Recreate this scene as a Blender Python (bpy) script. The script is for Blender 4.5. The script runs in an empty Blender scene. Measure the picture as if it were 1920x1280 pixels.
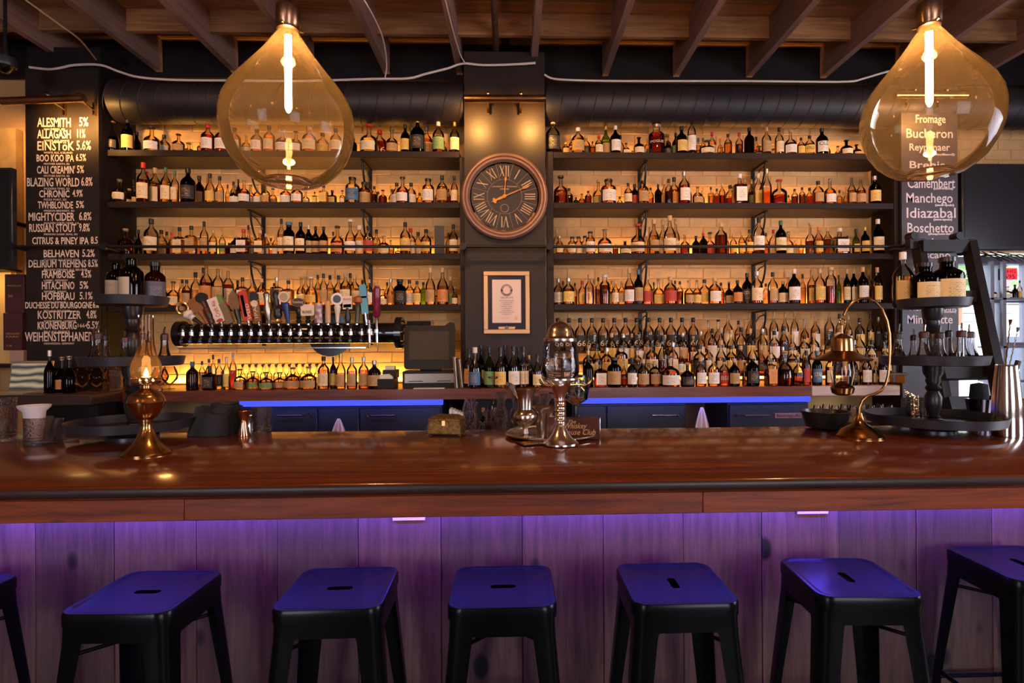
import bpy, math, random
from mathutils import Vector, Matrix
random.seed(7)
R = random.random
sc = bpy.context.scene
COL = sc.collection
# ---------------------------------------------------------------- camera
F = 1067.0
EYE = 1.51
TH, RO = math.radians(1.8), 0.0057
fw = Vector((math.sin(TH), math.cos(TH), 0)); r0 = Vector((math.cos(TH), -math.sin(TH), 0)); u0 = Vector((0, 0, 1))
rt = r0*math.cos(RO) - u0*math.sin(RO); up = u0*math.cos(RO) + r0*math.sin(RO)
PX, PY = 995.0, 646.8
cam = bpy.data.cameras.new('camera'); co = bpy.data.objects.new('camera', cam); COL.objects.link(co)
co.matrix_world = Matrix(((rt.x, up.x, -fw.x, 0), (rt.y, up.y, -fw.y, 0), (rt.z, up.z, -fw.z, EYE), (0, 0, 0, 1)))
cam.sensor_width = 36; cam.lens = F/1920*36
cam.shift_x = -(PX-960)/1920; cam.shift_y = (PY-640)/1920
cam.clip_start = 0.05
sc.camera = co
sc.view_settings.view_transform = 'Standard'; sc.view_settings.look = 'None'
sc.view_settings.gamma = 1; sc.view_settings.use_curve_mapping = False
sc.view_settings.exposure = 0.18
sc.cycles.transparent_max_bounces = 40; sc.cycles.max_bounces = 16
sc.cycles.transmission_bounces = 16; sc.cycles.glossy_bounces = 5; sc.cycles.diffuse_bounces = 4
sc.cycles.caustics_refractive = False; sc.cycles.caustics_reflective = False
sc.cycles.sample_clamp_indirect = 3.0

def ray(px, py): return fw + rt*((px-PX)/F) + up*(-(py-PY)/F)
def P(px, py, Y):
    d = ray(px, py); return Vector((0, 0, EYE)) + d*(Y/d.y)
def Pz(px, py, z):
    d = ray(px, py); return Vector((0, 0, EYE)) + d*((z-EYE)/d.z)

# ---------------------------------------------------------------- world and lights
w = bpy.data.worlds.new('world'); sc.world = w; w.use_nodes = True
nt = w.node_tree; bg = nt.nodes['Background']
bg.inputs[0].default_value = (0.80, 0.86, 1.0, 1); bg.inputs[1].default_value = 8.0

def light(name, kind, loc, power, color, target=None, **kw):
    l = bpy.data.lights.new(name, kind); l.energy = power; l.color = color
    for k, v in kw.items(): setattr(l, k, v)
    o = bpy.data.objects.new(name, l); COL.objects.link(o); o.location = loc
    if target is not None:
        o.rotation_euler = (Vector(target)-Vector(loc)).to_track_quat('-Z', 'Y').to_euler()
    return o
WARM = (1.0, 0.47, 0.16); AMB = (1.0, 0.55, 0.16)
# added warm front fill: unseen point lights behind the camera, no lamps modelled
for i, x in enumerate((-3.0, -0.9, 1.2, 3.2)):
    light('front_fill', 'POINT', (x, -0.9, 2.9), 15, WARM, shadow_soft_size=0.12)
# two small ceiling spotlights aimed at the shelving
for i, x in enumerate((-2.6, -0.7, 1.0, 2.6)):
    light('ceiling_spotlight', 'SPOT', (x, 2.6, 3.75), 105, (1.0, 0.50, 0.20), (x*1.05, 4.95, 2.0), spot_size=math.radians(75), spot_blend=0.9, shadow_soft_size=0.05)
# daylight through the street windows behind the camera (portals) 
for (x, z, sx, sz) in ((-3.1, 1.95, 0.8, 1.1), (3.0, 1.95, 1.2, 1.1)):
    light('window_daylight', 'AREA', (x, -3.95, z), 16, (0.85, 0.74, 1.0), (x, 0, z), shape='RECTANGLE', size=sx, size_y=sz)
light('side_window_daylight', 'AREA', (5.35, 1.6, 1.9), 20, (0.88, 0.76, 0.95), (0, 2.4, 1.5), shape='RECTANGLE', size=1.4, size_y=1.2)

# ---------------------------------------------------------------- materials
MATS = {}
def newmat(name):
    m = bpy.data.materials.new(name); m.use_nodes = True
    return m, m.node_tree, m.node_tree.nodes['Principled BSDF']
def mat(name, color, rough=0.6, metal=0.0, noise=0.0, nscale=20, bump=0.0, emit=None, estr=0, coat=0, spec=0.5, stretch=None, c2=None, detail=6, bscale=None):
    if name in MATS: return MATS[name]
    m, t, b = newmat(name)
    b.inputs['Base Color'].default_value = (*color, 1); b.inputs['Roughness'].default_value = rough
    b.inputs['Metallic'].default_value = metal
    b.inputs['Specular IOR Level'].default_value = spec
    if coat: b.inputs['Coat Weight'].default_value = coat; b.inputs['Coat Roughness'].default_value = 0.12
    if emit: b.inputs['Emission Color'].default_value = (*emit, 1); b.inputs['Emission Strength'].default_value = estr
    if noise or bump or c2:
        tc = t.nodes.new('ShaderNodeTexCoord'); mp = t.nodes.new('ShaderNodeMapping')
        if stretch: mp.inputs['Scale'].default_value = stretch
        t.links.new(tc.outputs['Object'], mp.inputs[0])
        n = t.nodes.new('ShaderNodeTexNoise'); n.inputs['Scale'].default_value = nscale; n.inputs['Detail'].default_value = detail
        n.inputs['Roughness'].default_value = 0.65
        t.links.new(mp.outputs[0], n.inputs['Vector'])
        if noise or c2:
            cr = t.nodes.new('ShaderNodeValToRGB')
            a = c2 if c2 else tuple(max(0, c*(1-noise)) for c in color)
            cr.color_ramp.elements[0].position = 0.35; cr.color_ramp.elements[0].color = (*a, 1)
            cr.color_ramp.elements[1].position = 0.65; cr.color_ramp.elements[1].color = (*color, 1)
            t.links.new(n.outputs['Fac'], cr.inputs[0]); t.links.new(cr.outputs[0], b.inputs['Base Color'])
        if bump:
            bp = t.nodes.new('ShaderNodeBump'); bp.inputs['Strength'].default_value = bump; bp.inputs['Distance'].default_value = 0.01
            t.links.new(n.outputs['Fac'], bp.inputs['Height']); t.links.new(bp.outputs[0], b.inputs['Normal'])
    MATS[name] = m
    return m
def wood(name, ca, cb, axis=0, rough=0.35, knots=0.0, ck=(0.02, 0.008, 0.004), coat=0.0, scale=1.0, rand=True, bump=0.15):
    """grain along axis, with knots of their own colour"""
    if name in MATS: return MATS[name]
    m, t, b = newmat(name); b.inputs['Roughness'].default_value = rough
    if coat: b.inputs['Coat Weight'].default_value = coat; b.inputs['Coat Roughness'].default_value = 0.1
    L = t.links.new
    tc = t.nodes.new('ShaderNodeTexCoord'); oi = t.nodes.new('ShaderNodeObjectInfo')
    add = t.nodes.new('ShaderNodeVectorMath'); add.operation = 'ADD'
    sc_ = t.nodes.new('ShaderNodeVectorMath'); sc_.operation = 'SCALE'; sc_.inputs[3].default_value = 9.0
    cmb = t.nodes.new('ShaderNodeCombineXYZ')
    for i in range(3): L(oi.outputs['Random'], cmb.inputs[i])
    L(cmb.outputs[0], sc_.inputs[0]); L(tc.outputs['Object'], add.inputs[0]); L(sc_.outputs[0], add.inputs[1])
    mp = t.nodes.new('ShaderNodeMapping'); s = [14*scale]*3; s[axis] = 0.9*scale; mp.inputs['Scale'].default_value = s
    L(add.outputs[0], mp.inputs[0])
    n = t.nodes.new('ShaderNodeTexNoise'); n.inputs['Scale'].default_value = 2.2; n.inputs['Detail'].default_value = 9; n.inputs['Roughness'].default_value = 0.7; n.inputs['Distortion'].default_value = 0.6
    L(mp.outputs[0], n.inputs['Vector'])
    cr = t.nodes.new('ShaderNodeValToRGB'); cr.color_ramp.elements[0].position = 0.36; cr.color_ramp.elements[0].color = (*ca, 1)
    cr.color_ramp.elements[1].position = 0.66; cr.color_ramp.elements[1].color = (*cb, 1)
    L(n.outputs['Fac'], cr.inputs[0])
    out = cr.outputs[0]
    if knots:
        v = t.nodes.new('ShaderNodeTexVoronoi'); v.inputs['Scale'].default_value = 1.0
        mp2 = t.nodes.new('ShaderNodeMapping'); s2 = [3.3*scale]*3; s2[axis] = 2.0*scale; mp2.inputs['Scale'].default_value = s2
        L(add.outputs[0], mp2.inputs[0]); L(mp2.outputs[0], v.inputs['Vector'])
        k = t.nodes.new('ShaderNodeValToRGB'); e = k.color_ramp.elements
        e[0].position = knots*0.7; e[0].color = (1, 1, 1, 1); e[1].position = knots; e[1].color = (0, 0, 0, 1)
        L(v.outputs['Distance'], k.inputs[0])
        mx = t.nodes.new('ShaderNodeMix'); mx.data_type = 'RGBA'
        L(k.outputs[0], mx.inputs[0]); L(out, mx.inputs[6]); mx.inputs[7].default_value = (*ck, 1)
        out = mx.outputs[2]
    if rand:
        hs = t.nodes.new('ShaderNodeHueSaturation'); mr = t.nodes.new('ShaderNodeMapRange')
        mr.inputs[3].default_value = 0.75; mr.inputs[4].default_value = 1.25
        L(oi.outputs['Random'], mr.inputs[0]); L(mr.outputs[0], hs.inputs['Value']); L(out, hs.inputs['Color']); out = hs.outputs[0]
    L(out, b.inputs['Base Color'])
    bp = t.nodes.new('ShaderNodeBump'); bp.inputs['Strength'].default_value = bump; bp.inputs['Distance'].default_value = 0.004
    L(n.outputs['Fac'], bp.inputs['Height']); L(bp.outputs[0], b.inputs['Normal'])
    MATS[name] = m
    return m
def thin(name, tint, rough=0.02, blend=0.12, bump=0.0, gl=(1, 1, 1), haze=0.0, hazecol=(1, 1, 1), bs=30):
    """thin blown glass: transparent with a Fresnel gloss; haze = translucent share put in so the glass glows and looks brighter"""
    if name in MATS: return MATS[name]
    m = bpy.data.materials.new(name); m.use_nodes = True; t = m.node_tree; t.nodes.clear(); L = t.links.new
    o = t.nodes.new('ShaderNodeOutputMaterial'); mx = t.nodes.new('ShaderNodeMixShader')
    tr = t.nodes.new('ShaderNodeBsdfTransparent'); tr.inputs[0].default_value = (*tint, 1)
    g = t.nodes.new('ShaderNodeBsdfGlossy'); g.inputs['Roughness'].default_value = rough; g.inputs[0].default_value = (*gl, 1)
    lw = t.nodes.new('ShaderNodeLayerWeight'); lw.inputs[0].default_value = blend
    L(lw.outputs['Fresnel'], mx.inputs[0])
    src = tr.outputs[0]
    if haze:  # translucent share added to give the glass a glow
        tl = t.nodes.new('ShaderNodeBsdfTranslucent'); tl.inputs[0].default_value = (*hazecol, 1)
        m2 = t.nodes.new('ShaderNodeMixShader'); m2.inputs[0].default_value = haze
        L(src, m2.inputs[1]); L(tl.outputs[0], m2.inputs[2]); src = m2.outputs[0]
    L(src, mx.inputs[1]); L(g.outputs[0], mx.inputs[2]); L(mx.outputs[0], o.inputs[0])
    if bump:
        tc = t.nodes.new('ShaderNodeTexCoord'); n = t.nodes.new('ShaderNodeTexNoise'); n.inputs['Scale'].default_value = bs
        bp = t.nodes.new('ShaderNodeBump'); bp.inputs['Strength'].default_value = bump; bp.inputs['Distance'].default_value = 0.01
        L(tc.outputs['Object'], n.inputs['Vector']); L(n.outputs[0], bp.inputs['Height']); L(bp.outputs[0], g.inputs['Normal']); L(bp.outputs[0], lw.inputs['Normal'])
    MATS[name] = m
    return m
def solidglass(name, tint, rough=0.0, ior=1.36):
    if name in MATS: return MATS[name]
    m, t, b = newmat(name); b.inputs['Base Color'].default_value = (*tint, 1); b.inputs['Roughness'].default_value = rough
    b.inputs['Transmission Weight'].default_value = 1.0; b.inputs['IOR'].default_value = ior
    MATS[name] = m
    return m
def emis(name, color, strength):
    if name in MATS: return MATS[name]
    m = bpy.data.materials.new(name); m.use_nodes = True; t = m.node_tree; t.nodes.clear()
    o = t.nodes.new('ShaderNodeOutputMaterial'); e = t.nodes.new('ShaderNodeEmission')
    e.inputs[0].default_value = (*color, 1); e.inputs[1].default_value = strength; t.links.new(e.outputs[0], o.inputs[0])
    MATS[name] = m
    return m
def labelmat(name, color, ink, sx=9.0, sy=16.0, amt=0.42):
    """printed paper: rows of small dark print on a plain ground"""
    if name in MATS: return MATS[name]
    m, t, b = newmat(name); b.inputs['Roughness'].default_value = 0.6; L = t.links.new
    tc = t.nodes.new('ShaderNodeTexCoord'); oi = t.nodes.new('ShaderNodeObjectInfo')
    mp = t.nodes.new('ShaderNodeMapping'); mp.inputs['Rotation'].default_value = (math.pi/2, 0, 0); L(tc.outputs['Generated'], mp.inputs[0])
    bt = t.nodes.new('ShaderNodeTexBrick'); bt.inputs['Scale'].default_value = 1.0
    bt.inputs['Brick Width'].default_value = 1.0/sx*2.2; bt.inputs['Row Height'].default_value = 1.0/sy*2; bt.inputs['Mortar Size'].default_value = 0.022
    bt.inputs['Color1'].default_value = (*ink, 1); bt.inputs['Color2'].default_value = (*color, 1); bt.inputs['Mortar'].default_value = (*color, 1); bt.inputs['Bias'].default_value = -0.1
    ad = t.nodes.new('ShaderNodeVectorMath'); ad.operation = 'ADD'; L(mp.outputs[0], ad.inputs[0])
    cm = t.nodes.new('ShaderNodeCombineXYZ'); L(oi.outputs['Random'], cm.inputs[0]); L(oi.outputs['Random'], cm.inputs[1]); L(cm.outputs[0], ad.inputs[1])
    L(ad.outputs[0], bt.inputs['Vector'])
    sp = t.nodes.new('ShaderNodeSeparateXYZ'); L(tc.outputs['Generated'], sp.inputs[0])
    def band(sock, lo, hi):
        a = t.nodes.new('ShaderNodeMath'); a.operation = 'GREATER_THAN'; a.inputs[1].default_value = lo; L(sock, a.inputs[0])
        c = t.nodes.new('ShaderNodeMath'); c.operation = 'LESS_THAN'; c.inputs[1].default_value = hi; L(sock, c.inputs[0])
        d = t.nodes.new('ShaderNodeMath'); d.operation = 'MULTIPLY'; L(a.outputs[0], d.inputs[0]); L(c.outputs[0], d.inputs[1]); return d.outputs[0]
    q = t.nodes.new('ShaderNodeMath'); q.operation = 'MULTIPLY'; L(band(sp.outputs[0], 0.2, 0.8), q.inputs[0]); L(band(sp.outputs[2], 0.18, 0.82), q.inputs[1])
    q2 = t.nodes.new('ShaderNodeMath'); q2.operation = 'MULTIPLY'; L(q.outputs[0], q2.inputs[0]); q2.inputs[1].default_value = amt
    mx = t.nodes.new('ShaderNodeMix'); mx.data_type = 'RGBA'; L(q2.outputs[0], mx.inputs[0]); mx.inputs[6].default_value = (*color, 1); L(bt.outputs['Color'], mx.inputs[7])
    L(mx.outputs[2], b.inputs['Base Color'])
    MATS[name] = m
    return m

BLACK = mat('black paint', (0.012, 0.007, 0.007), 0.65, spec=0.25, noise=0.3, nscale=8)
SATIN = mat('satin black', (0.018, 0.017, 0.018), 0.35)
CHALK = mat('chalkboard paint', (0.024, 0.015, 0.012), 0.55, spec=0.3, noise=0.35, nscale=5)
CHALKR = mat('grey chalkboard paint', (0.075, 0.062, 0.075), 0.5, noise=0.3, nscale=5)
INK = mat('chalk ink', (0.90, 0.72, 0.58), 0.8)
SHELFW = mat('shelf paint', (0.026, 0.013, 0.010), 0.55, spec=0.25, noise=0.4, nscale=6, stretch=(1, 8, 8))
BRICKM = mat('painted brick', (0.86, 0.50, 0.21), 0.7, noise=0.2, nscale=7, bump=0.5)
MORTAR = mat('painted mortar', (0.70, 0.39, 0.15), 0.9)
DUCTM = mat('black duct metal', (0.022, 0.014, 0.017), 0.5, 0.0, noise=0.5, nscale=5)
BRASS = mat('antique brass', (0.62, 0.34, 0.13), 0.22, 1.0, noise=0.35, nscale=12)
GOLD = mat('polished brass', (0.85, 0.55, 0.22), 0.12, 1.0)
PEWTER = mat('pewter', (0.55, 0.46, 0.38), 0.24, 1.0)
SILVER = mat('silver plate', (0.88, 0.78, 0.70), 0.20, 1.0)
STEEL = mat('steel', (0.62, 0.58, 0.57), 0.2, 1.0)
COPPER = mat('copper', (0.75, 0.36, 0.20), 0.15, 1.0)
IRON = mat('black iron', (0.02, 0.018, 0.02), 0.4, 0.5)
TRAYM = mat('grey tray metal', (0.050, 0.044, 0.052), 0.42, 0.35, noise=0.25, nscale=10)
TURNED = mat('turned dark wood', (0.022, 0.015, 0.015), 0.35, noise=0.4, nscale=14)
CLEAR = thin('clear glass', (0.90, 0.86, 0.82), 0.05, 0.33, haze=0.03, hazecol=(0.9, 0.8, 0.8))
CUT = thin('cut glass', (0.84, 0.76, 0.72), 0.10, 0.30, bump=1.0, bs=90, haze=0.15, hazecol=(0.9, 0.72, 0.66))
CHIM = thin('smoky chimney glass', (0.93, 0.80, 0.64), 0.03, 0.18, haze=0.03, hazecol=(1, 0.6, 0.3))
PGLASS = thin('amber blown glass', (0.97, 0.91, 0.83), 0.012, 0.17, bump=0.10, bs=5, haze=0.036, hazecol=(1.0, 0.66, 0.34))  # orange haze put in for the glow about the bulb
WHITEP = mat('white plastic', (0.85, 0.72, 0.70), 0.5)
PAPER = mat('white paper', (0.80, 0.74, 0.68), 0.7)

# ---------------------------------------------------------------- mesh builder
class MB:
    def __init__(s): s.v = []; s.f = []
    def add(s, vs, fs):
        k = len(s.v); s.v += [tuple(v) for v in vs]; s.f += [tuple(i+k for i in f) for f in fs]; return s
    def box(s, x0, y0, z0, x1, y1, z1, rot=None, piv=None):
        vs = [Vector(p) for p in ((x0, y0, z0), (x1, y0, z0), (x1, y1, z0), (x0, y1, z0), (x0, y0, z1), (x1, y0, z1), (x1, y1, z1), (x0, y1, z1))]
        if rot is not None:
            pv = Vector(piv) if piv is not None else Vector(((x0+x1)/2, (y0+y1)/2, (z0+z1)/2)); vs = [rot @ (v-pv)+pv for v in vs]
        return s.add(vs, [(0, 3, 2, 1), (4, 5, 6, 7), (0, 1, 5, 4), (1, 2, 6, 5), (2, 3, 7, 6), (3, 0, 4, 7)])
    def rbox(s, x0, y0, z0, x1, y1, z1, c=0.005):
        """box with chamfered vertical front/top edges: cross-section in y-z, extruded along x, ends chamfered"""
        vs = []
        for (x, k) in ((x0, c), (x0+c, 0), (x1-c, 0), (x1, c)):
            vs += [(x, y0+k, z0+k+(c if not k else 0)), (x, y0+k+(c if not k else 0), z0+k), (x, y1-k-(c if not k else 0), z0+k), (x, y1-k, z0+k+(c if not k else 0)),
                   (x, y1-k, z1-k-(c if not k else 0)), (x, y1-k-(c if not k else 0), z1-k), (x, y0+k+(c if not k else 0), z1-k), (x, y0+k, z1-k-(c if not k else 0))]
        fs = [tuple(range(8)), tuple(reversed(range(24, 32)))]
        for r_ in range(3):
            for i in range(8):
                a = r_*8+i; b = r_*8+(i+1) % 8; fs.append((b, a, a+8, b+8))
        return s.add(vs, fs)
    def lathe(s, prof, n=24, c=(0, 0, 0), sq=None, sx=1, sy=1, cap0=True, cap1=True, zsq=None):
        """prof: (r, z); sq: superellipse exponent below height zsq (square bottles)"""
        vs = []; k = 0
        for (r_, z) in prof:
            for i in range(n):
                a = 2*math.pi*(i+0.5)/n; cx, cy = math.cos(a), math.sin(a)
                m = 1.0
                if sq and (zsq is None or z < zsq):
                    m = (abs(cx)**sq + abs(cy)**sq)**(-1.0/sq)
                vs.append((c[0]+cx*r_*m*sx, c[1]+cy*r_*m*sy, c[2]+z))
        fs = []
        for j in range(len(prof)-1):
            for i in range(n):
                a = j*n+i; b = j*n+(i+1) % n; fs.append((a, b, b+n, a+n))
        if cap0 and prof[0][0] > 1e-5: fs.append(tuple(reversed(range(n))))
        if cap1 and prof[-1][0] > 1e-5: fs.append(tuple(range((len(prof)-1)*n, len(prof)*n)))
        return s.add(vs, fs)
    def tube(s, pts, r_, n=10, r2=None, closed=False):
        pts = [Vector(p) for p in pts]; N = len(pts); vs = []; prev = None
        for j, p in enumerate(pts):
            if closed: t = pts[(j+1) % N]-pts[j-1]
            else: t = pts[min(j+1, N-1)]-pts[max(j-1, 0)]
            t.normalize()
            if prev is None:
                a = Vector((0, 0, 1)) if abs(t.z) < 0.9 else Vector((1, 0, 0)); u = t.cross(a).normalized()
            else: u = (prev - t*prev.dot(t)).normalized()
            prev = u; v = t.cross(u); rr = r_ if r2 is None else r_+(r2-r_)*j/(N-1)
            for i in range(n):
                a = 2*math.pi*i/n; vs.append(p+u*math.cos(a)*rr+v*math.sin(a)*rr)
        fs = []
        for j in range(N if closed else N-1):
            for i in range(n):
                a = j*n+i; b = j*n+(i+1) % n; c_ = ((j+1) % N)*n+i; d = ((j+1) % N)*n+(i+1) % n; fs.append((a, c_, d, b))
        if not closed: fs += [tuple(range(n)), tuple(reversed(range((N-1)*n, N*n)))]
        return s.add(vs, fs)
    def cyl(s, p0, p1, r_, r2=None, n=16): return s.tube([p0, p1], r_, n, r2)
    def prism(s, poly, y0, y1):
        """poly in x-z extruded in y (y0 front)"""
        n = len(poly); vs = [(x, y0, z) for x, z in poly]+[(x, y1, z) for x, z in poly]
        fs = [tuple(range(n)), tuple(reversed(range(n, 2*n)))]+[((i+1) % n, i, i+n, (i+1) % n+n) for i in range(n)]
        return s.add(vs, fs)
    def plate(s, poly, z0, z1):
        n = len(poly); vs = [(x, y, z0) for x, y in poly]+[(x, y, z1) for x, y in poly]
        fs = [tuple(reversed(range(n))), tuple(range(n, 2*n))]+[(i, (i+1) % n, (i+1) % n+n, i+n) for i in range(n)]
        return s.add(vs, fs)
    def mesh(s, name, ang=38):
        me = bpy.data.meshes.new(name); me.from_pydata(s.v, [], s.f); me.update()
        me.shade_smooth(); me.set_sharp_from_angle(angle=math.radians(ang)); return me
    def build(s, name, m, parent=None, loc=None, kind=None, ang=38):
        me = s.mesh(name, ang); me.materials.append(m)
        return link(name, me, parent, loc, kind)
def link(name, me, parent=None, loc=None, kind=None):
    o = bpy.data.objects.new(name, me); COL.objects.link(o)
    if parent is not None: o.parent = parent
    if loc is not None: o.location = loc
    if kind: o['kind'] = kind
    return o
def thing(name, label, cat, loc=(0, 0, 0), rz=0, group=None):
    o = bpy.data.objects.new(name, None); COL.objects.link(o); o.location = loc; o.rotation_euler = (0, 0, rz); o.empty_display_size = 0.05
    o['label'] = label; o['category'] = cat
    if group: o['group'] = group
    return o
def tag(o, label, cat, group=None):
    o['label'] = label; o['category'] = cat
    if group: o['group'] = group
    return o
def text(s, size, loc, m, parent=None, name='lettering', sx=1.0, align='LEFT', rot=(math.pi/2, 0, 0), width=None, ext=0.0006, off=0.0, shear=0.0):
    cu = bpy.data.curves.new('t', 'FONT'); cu.body = s; cu.size = size; cu.align_x = align; cu.extrude = ext; cu.offset = off; cu.resolution_u = 2; cu.shear = shear
    o = bpy.data.objects.new('t', cu); COL.objects.link(o)
    dg = bpy.context.evaluated_depsgraph_get(); me = bpy.data.meshes.new_from_object(o.evaluated_get(dg))
    bpy.data.objects.remove(o); bpy.data.curves.remove(cu)
    me.name = name; me.materials.clear(); me.materials.append(m)
    if width and len(me.vertices):
        xs = [v.co.x for v in me.vertices]; sx = width/(max(xs)-min(xs))
    r_ = link(name, me, parent, loc); r_.rotation_euler = rot; r_.scale = (sx, 1, 1)
    return r_
def px_prof(lst, yb, s): return [(r_*s, (yb-y)*s) for (y, r_) in lst]

# ================================================================ setting
YW, YS = 5.06, 4.70                      # back wall, shelf fronts
ZC = 4.13                                # underside of the deck
st = lambda n, mb, m, parent=None: mb.build(n, m, parent, kind=None if parent else 'structure')
FLOORM = mat('dark floor', (0.05, 0.035, 0.03), 0.5, noise=0.4, nscale=4)
st('floor', MB().box(-5.6, -4.1, -0.1, 5.6, 5.9, 0.0), FLOORM)
WALLD = mat('room brick paint', (0.30, 0.17, 0.11), 0.8, noise=0.3, nscale=3)
WALLA = mat('tan wall paint', (0.55, 0.33, 0.13), 0.75, noise=0.3, nscale=6, bump=0.4)
st('wall_left', MB().box(-5.6, -4.1, 0, -5.45, 5.9, 4.5), WALLD)
wr = MB()
wr.box(5.45, -4.1, 0, 5.6, 0.4, 4.5); wr.box(5.45, 2.8, 0, 5.6, 5.9, 4.5); wr.box(5.45, 0.4, 0, 5.6, 2.8, 1.1); wr.box(5.45, 0.4, 2.7, 5.6, 2.8, 4.5)
st('wall_right', wr, WALLD)
wf = MB()
for a, b in ((-5.6, -4.0), (-2.2, 1.8), (4.2, 5.6)): wf.box(a, -4.1, 0, b, -4.0, 4.5)
for a, b in ((-4.0, -2.2), (1.8, 4.2)): wf.box(a, -4.1, 0, b, -4.0, 0.95); wf.box(a, -4.1, 2.85, b, -4.0, 4.5)
st('wall_front', wf, WALLD)
# back wall: rear plane, painted blocks in both bays
ZCT = (P(600, 733, 4.35).z + P(1400, 722, 4.35).z)/2           # back counter top
XL0, XL1 = P(200, 400, YS).x, P(862, 400, YS).x                 # left bay
XR0, XR1 = P(1038, 400, YS).x, P(1676, 400, YS).x               # right bay
wb = MB().box(-5.5, YW+0.001, 0, 3.66, YW+0.15, 4.5)
wb.box(3.66, YW+0.001, P(1860, 470, YW).z, 5.6, YW+0.15, 4.5)
wb.box(3.66, YW+0.012, 0, 5.6, YW+0.15, 0.75)
wback = st('wall_back', wb, MORTAR)
bm_ = {}
bw, bh, g = 0.245, 0.092, 0.0035
def brick_mesh(wd, seed):
    rr = random.Random(seed); h = bh-g; c = 0.004
    def j(): return (rr.random()-0.5)*0.004
    vs = [(j(), 0.016, j()), (wd+j(), 0.016, j()), (wd+j(), 0.016, h+j()), (j(), 0.016, h+j())]
    vs += [(c+j(), j(), c+j()), (wd-c+j(), j(), c+j()), (wd-c+j(), j(), h-c+j()), (c+j(), j(), h-c+j())]
    return vs, [(4, 5, 6, 7), (0, 1, 5, 4), (1, 2, 6, 5), (2, 3, 7, 6), (3, 0, 4, 7)]
BM = []
for k in range(5):
    for wd in (bw-g, bw/2-g):
        mb = MB(); mb.add(*brick_mesh(wd, k)); me = mb.mesh('brick'); me.materials.append(BRICKM); BM.append(me)
rest = MB(); nb = 0
zshow = []
def brickwall(x0, x1, z0, z1, lim):
    global nb
    row = 0; z = z0
    while z < z1:
        x = x0
        first = row % 2
        while x < x1-0.02:
            half = first; first = 0
            wd = bw/2 if half else bw
            if x+wd > x1: wd = x1-x
            k = random.randrange(5); full = abs(wd-bw) < 1e-4 or half
            if full and nb < lim and R() < 0.55:
                o = link('brick', BM[k*2+(1 if half else 0)], wback, (x, YW-0.004, z)); nb += 1
            elif full:
                vs, fs = brick_mesh(wd-g, k); rest.add([(v[0]+x, v[1]+YW-0.004, v[2]+z) for v in vs], fs)
            x += wd
        row += 1; z += bh
brickwall(XL0, XL1+0.1, ZCT, 3.55, 150)
brickwall(XR0-0.1, XR1, ZCT, 3.55, 300)
brickwall(3.70, 5.4, P(1860, 470, YW).z, 3.62, 300)
ro = rest.build('brickwork', BRICKM, wback, kind='stuff')
# tan wall strip beyond the left chalkboard
st('wall_panel', MB().box(-5.4, 4.98, 2.0, P(30, 400, 4.98).x, 5.05, P(20, 240, 4.98).z), WALLA)
st('upper_wall', MB().box(-5.5, 4.97, P(900, 150, 4.97).z, 5.5, 5.03, ZC+0.3), BLACK)

# ceiling: deck planks, joists, blocking
DECK = wood('deck pine', (0.22, 0.09, 0.03), (0.42, 0.19, 0.07), 0, 0.7)
JOIST = wood('joist pine', (0.17, 0.085, 0.065), (0.30, 0.16, 0.12), 1, 0.7)
ceil = st('ceiling', MB().box(-5.6, -4.1, ZC+0.03, 5.6, 5.9, ZC+0.12), BLACK)
y = -0.2
while y < 5.0:
    MB().box(-5.5, y, ZC, 5.5, y+0.136, ZC+0.03).build('plank', DECK, ceil); y += 0.142
ZJ = ZC-0.27
jp = [(1000, 115), (1135, 145), (1268, 147), (1405, 149), (1544, 150), (1685, 150), (1828, 150), (1972, 150), (862, 120), (725, 138), (583, 138), (440, 138), (298, 136), (150, 135), (8, 135), (-140, 135)]
for (jx, jy) in jp:
    X = P(jx, jy, 4.95).x
    MB().box(X-0.026, -3.9, ZJ, X+0.026, 4.96, ZC).build('joist', JOIST, ceil)
jx = sorted(P(a, b, 4.95).x for a, b in jp)
for a, b in zip(jx, jx[1:]):
    MB().box(a+0.026, 4.50, ZC-0.17, b-0.026, 4.54, ZC).build('blocking', DECK, ceil)

# columns
def column(name, x0, x1, y0, z1, m):
    return st(name, MB().box(x0, y0, 0, x1, YW+0.01, z1), m)
xa, xb = P(48, 400, 4.62).x, P(187, 400, 4.62).x
column('column_left', xa, xb, 4.64, 3.9, BLACK)
xc0, xc1 = P(871, 400, 4.62).x, P(1023, 400, 4.62).x
COLM = mat('column brown-black paint', (0.026, 0.014, 0.010), 0.5, spec=0.35, noise=0.2, nscale=6)
column('column_centre', xc0, xc1, 4.64, 3.9, COLM)
xd0, xd1 = P(1690, 400, 4.66).x, P(1797, 400, 4.66).x
column('column_right', xd0, xd1, 4.68, 3.75, BLACK)
column('column_side', P(187, 400, 4.70).x, XL0+0.005, 4.70, 3.7, BLACK)

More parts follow.
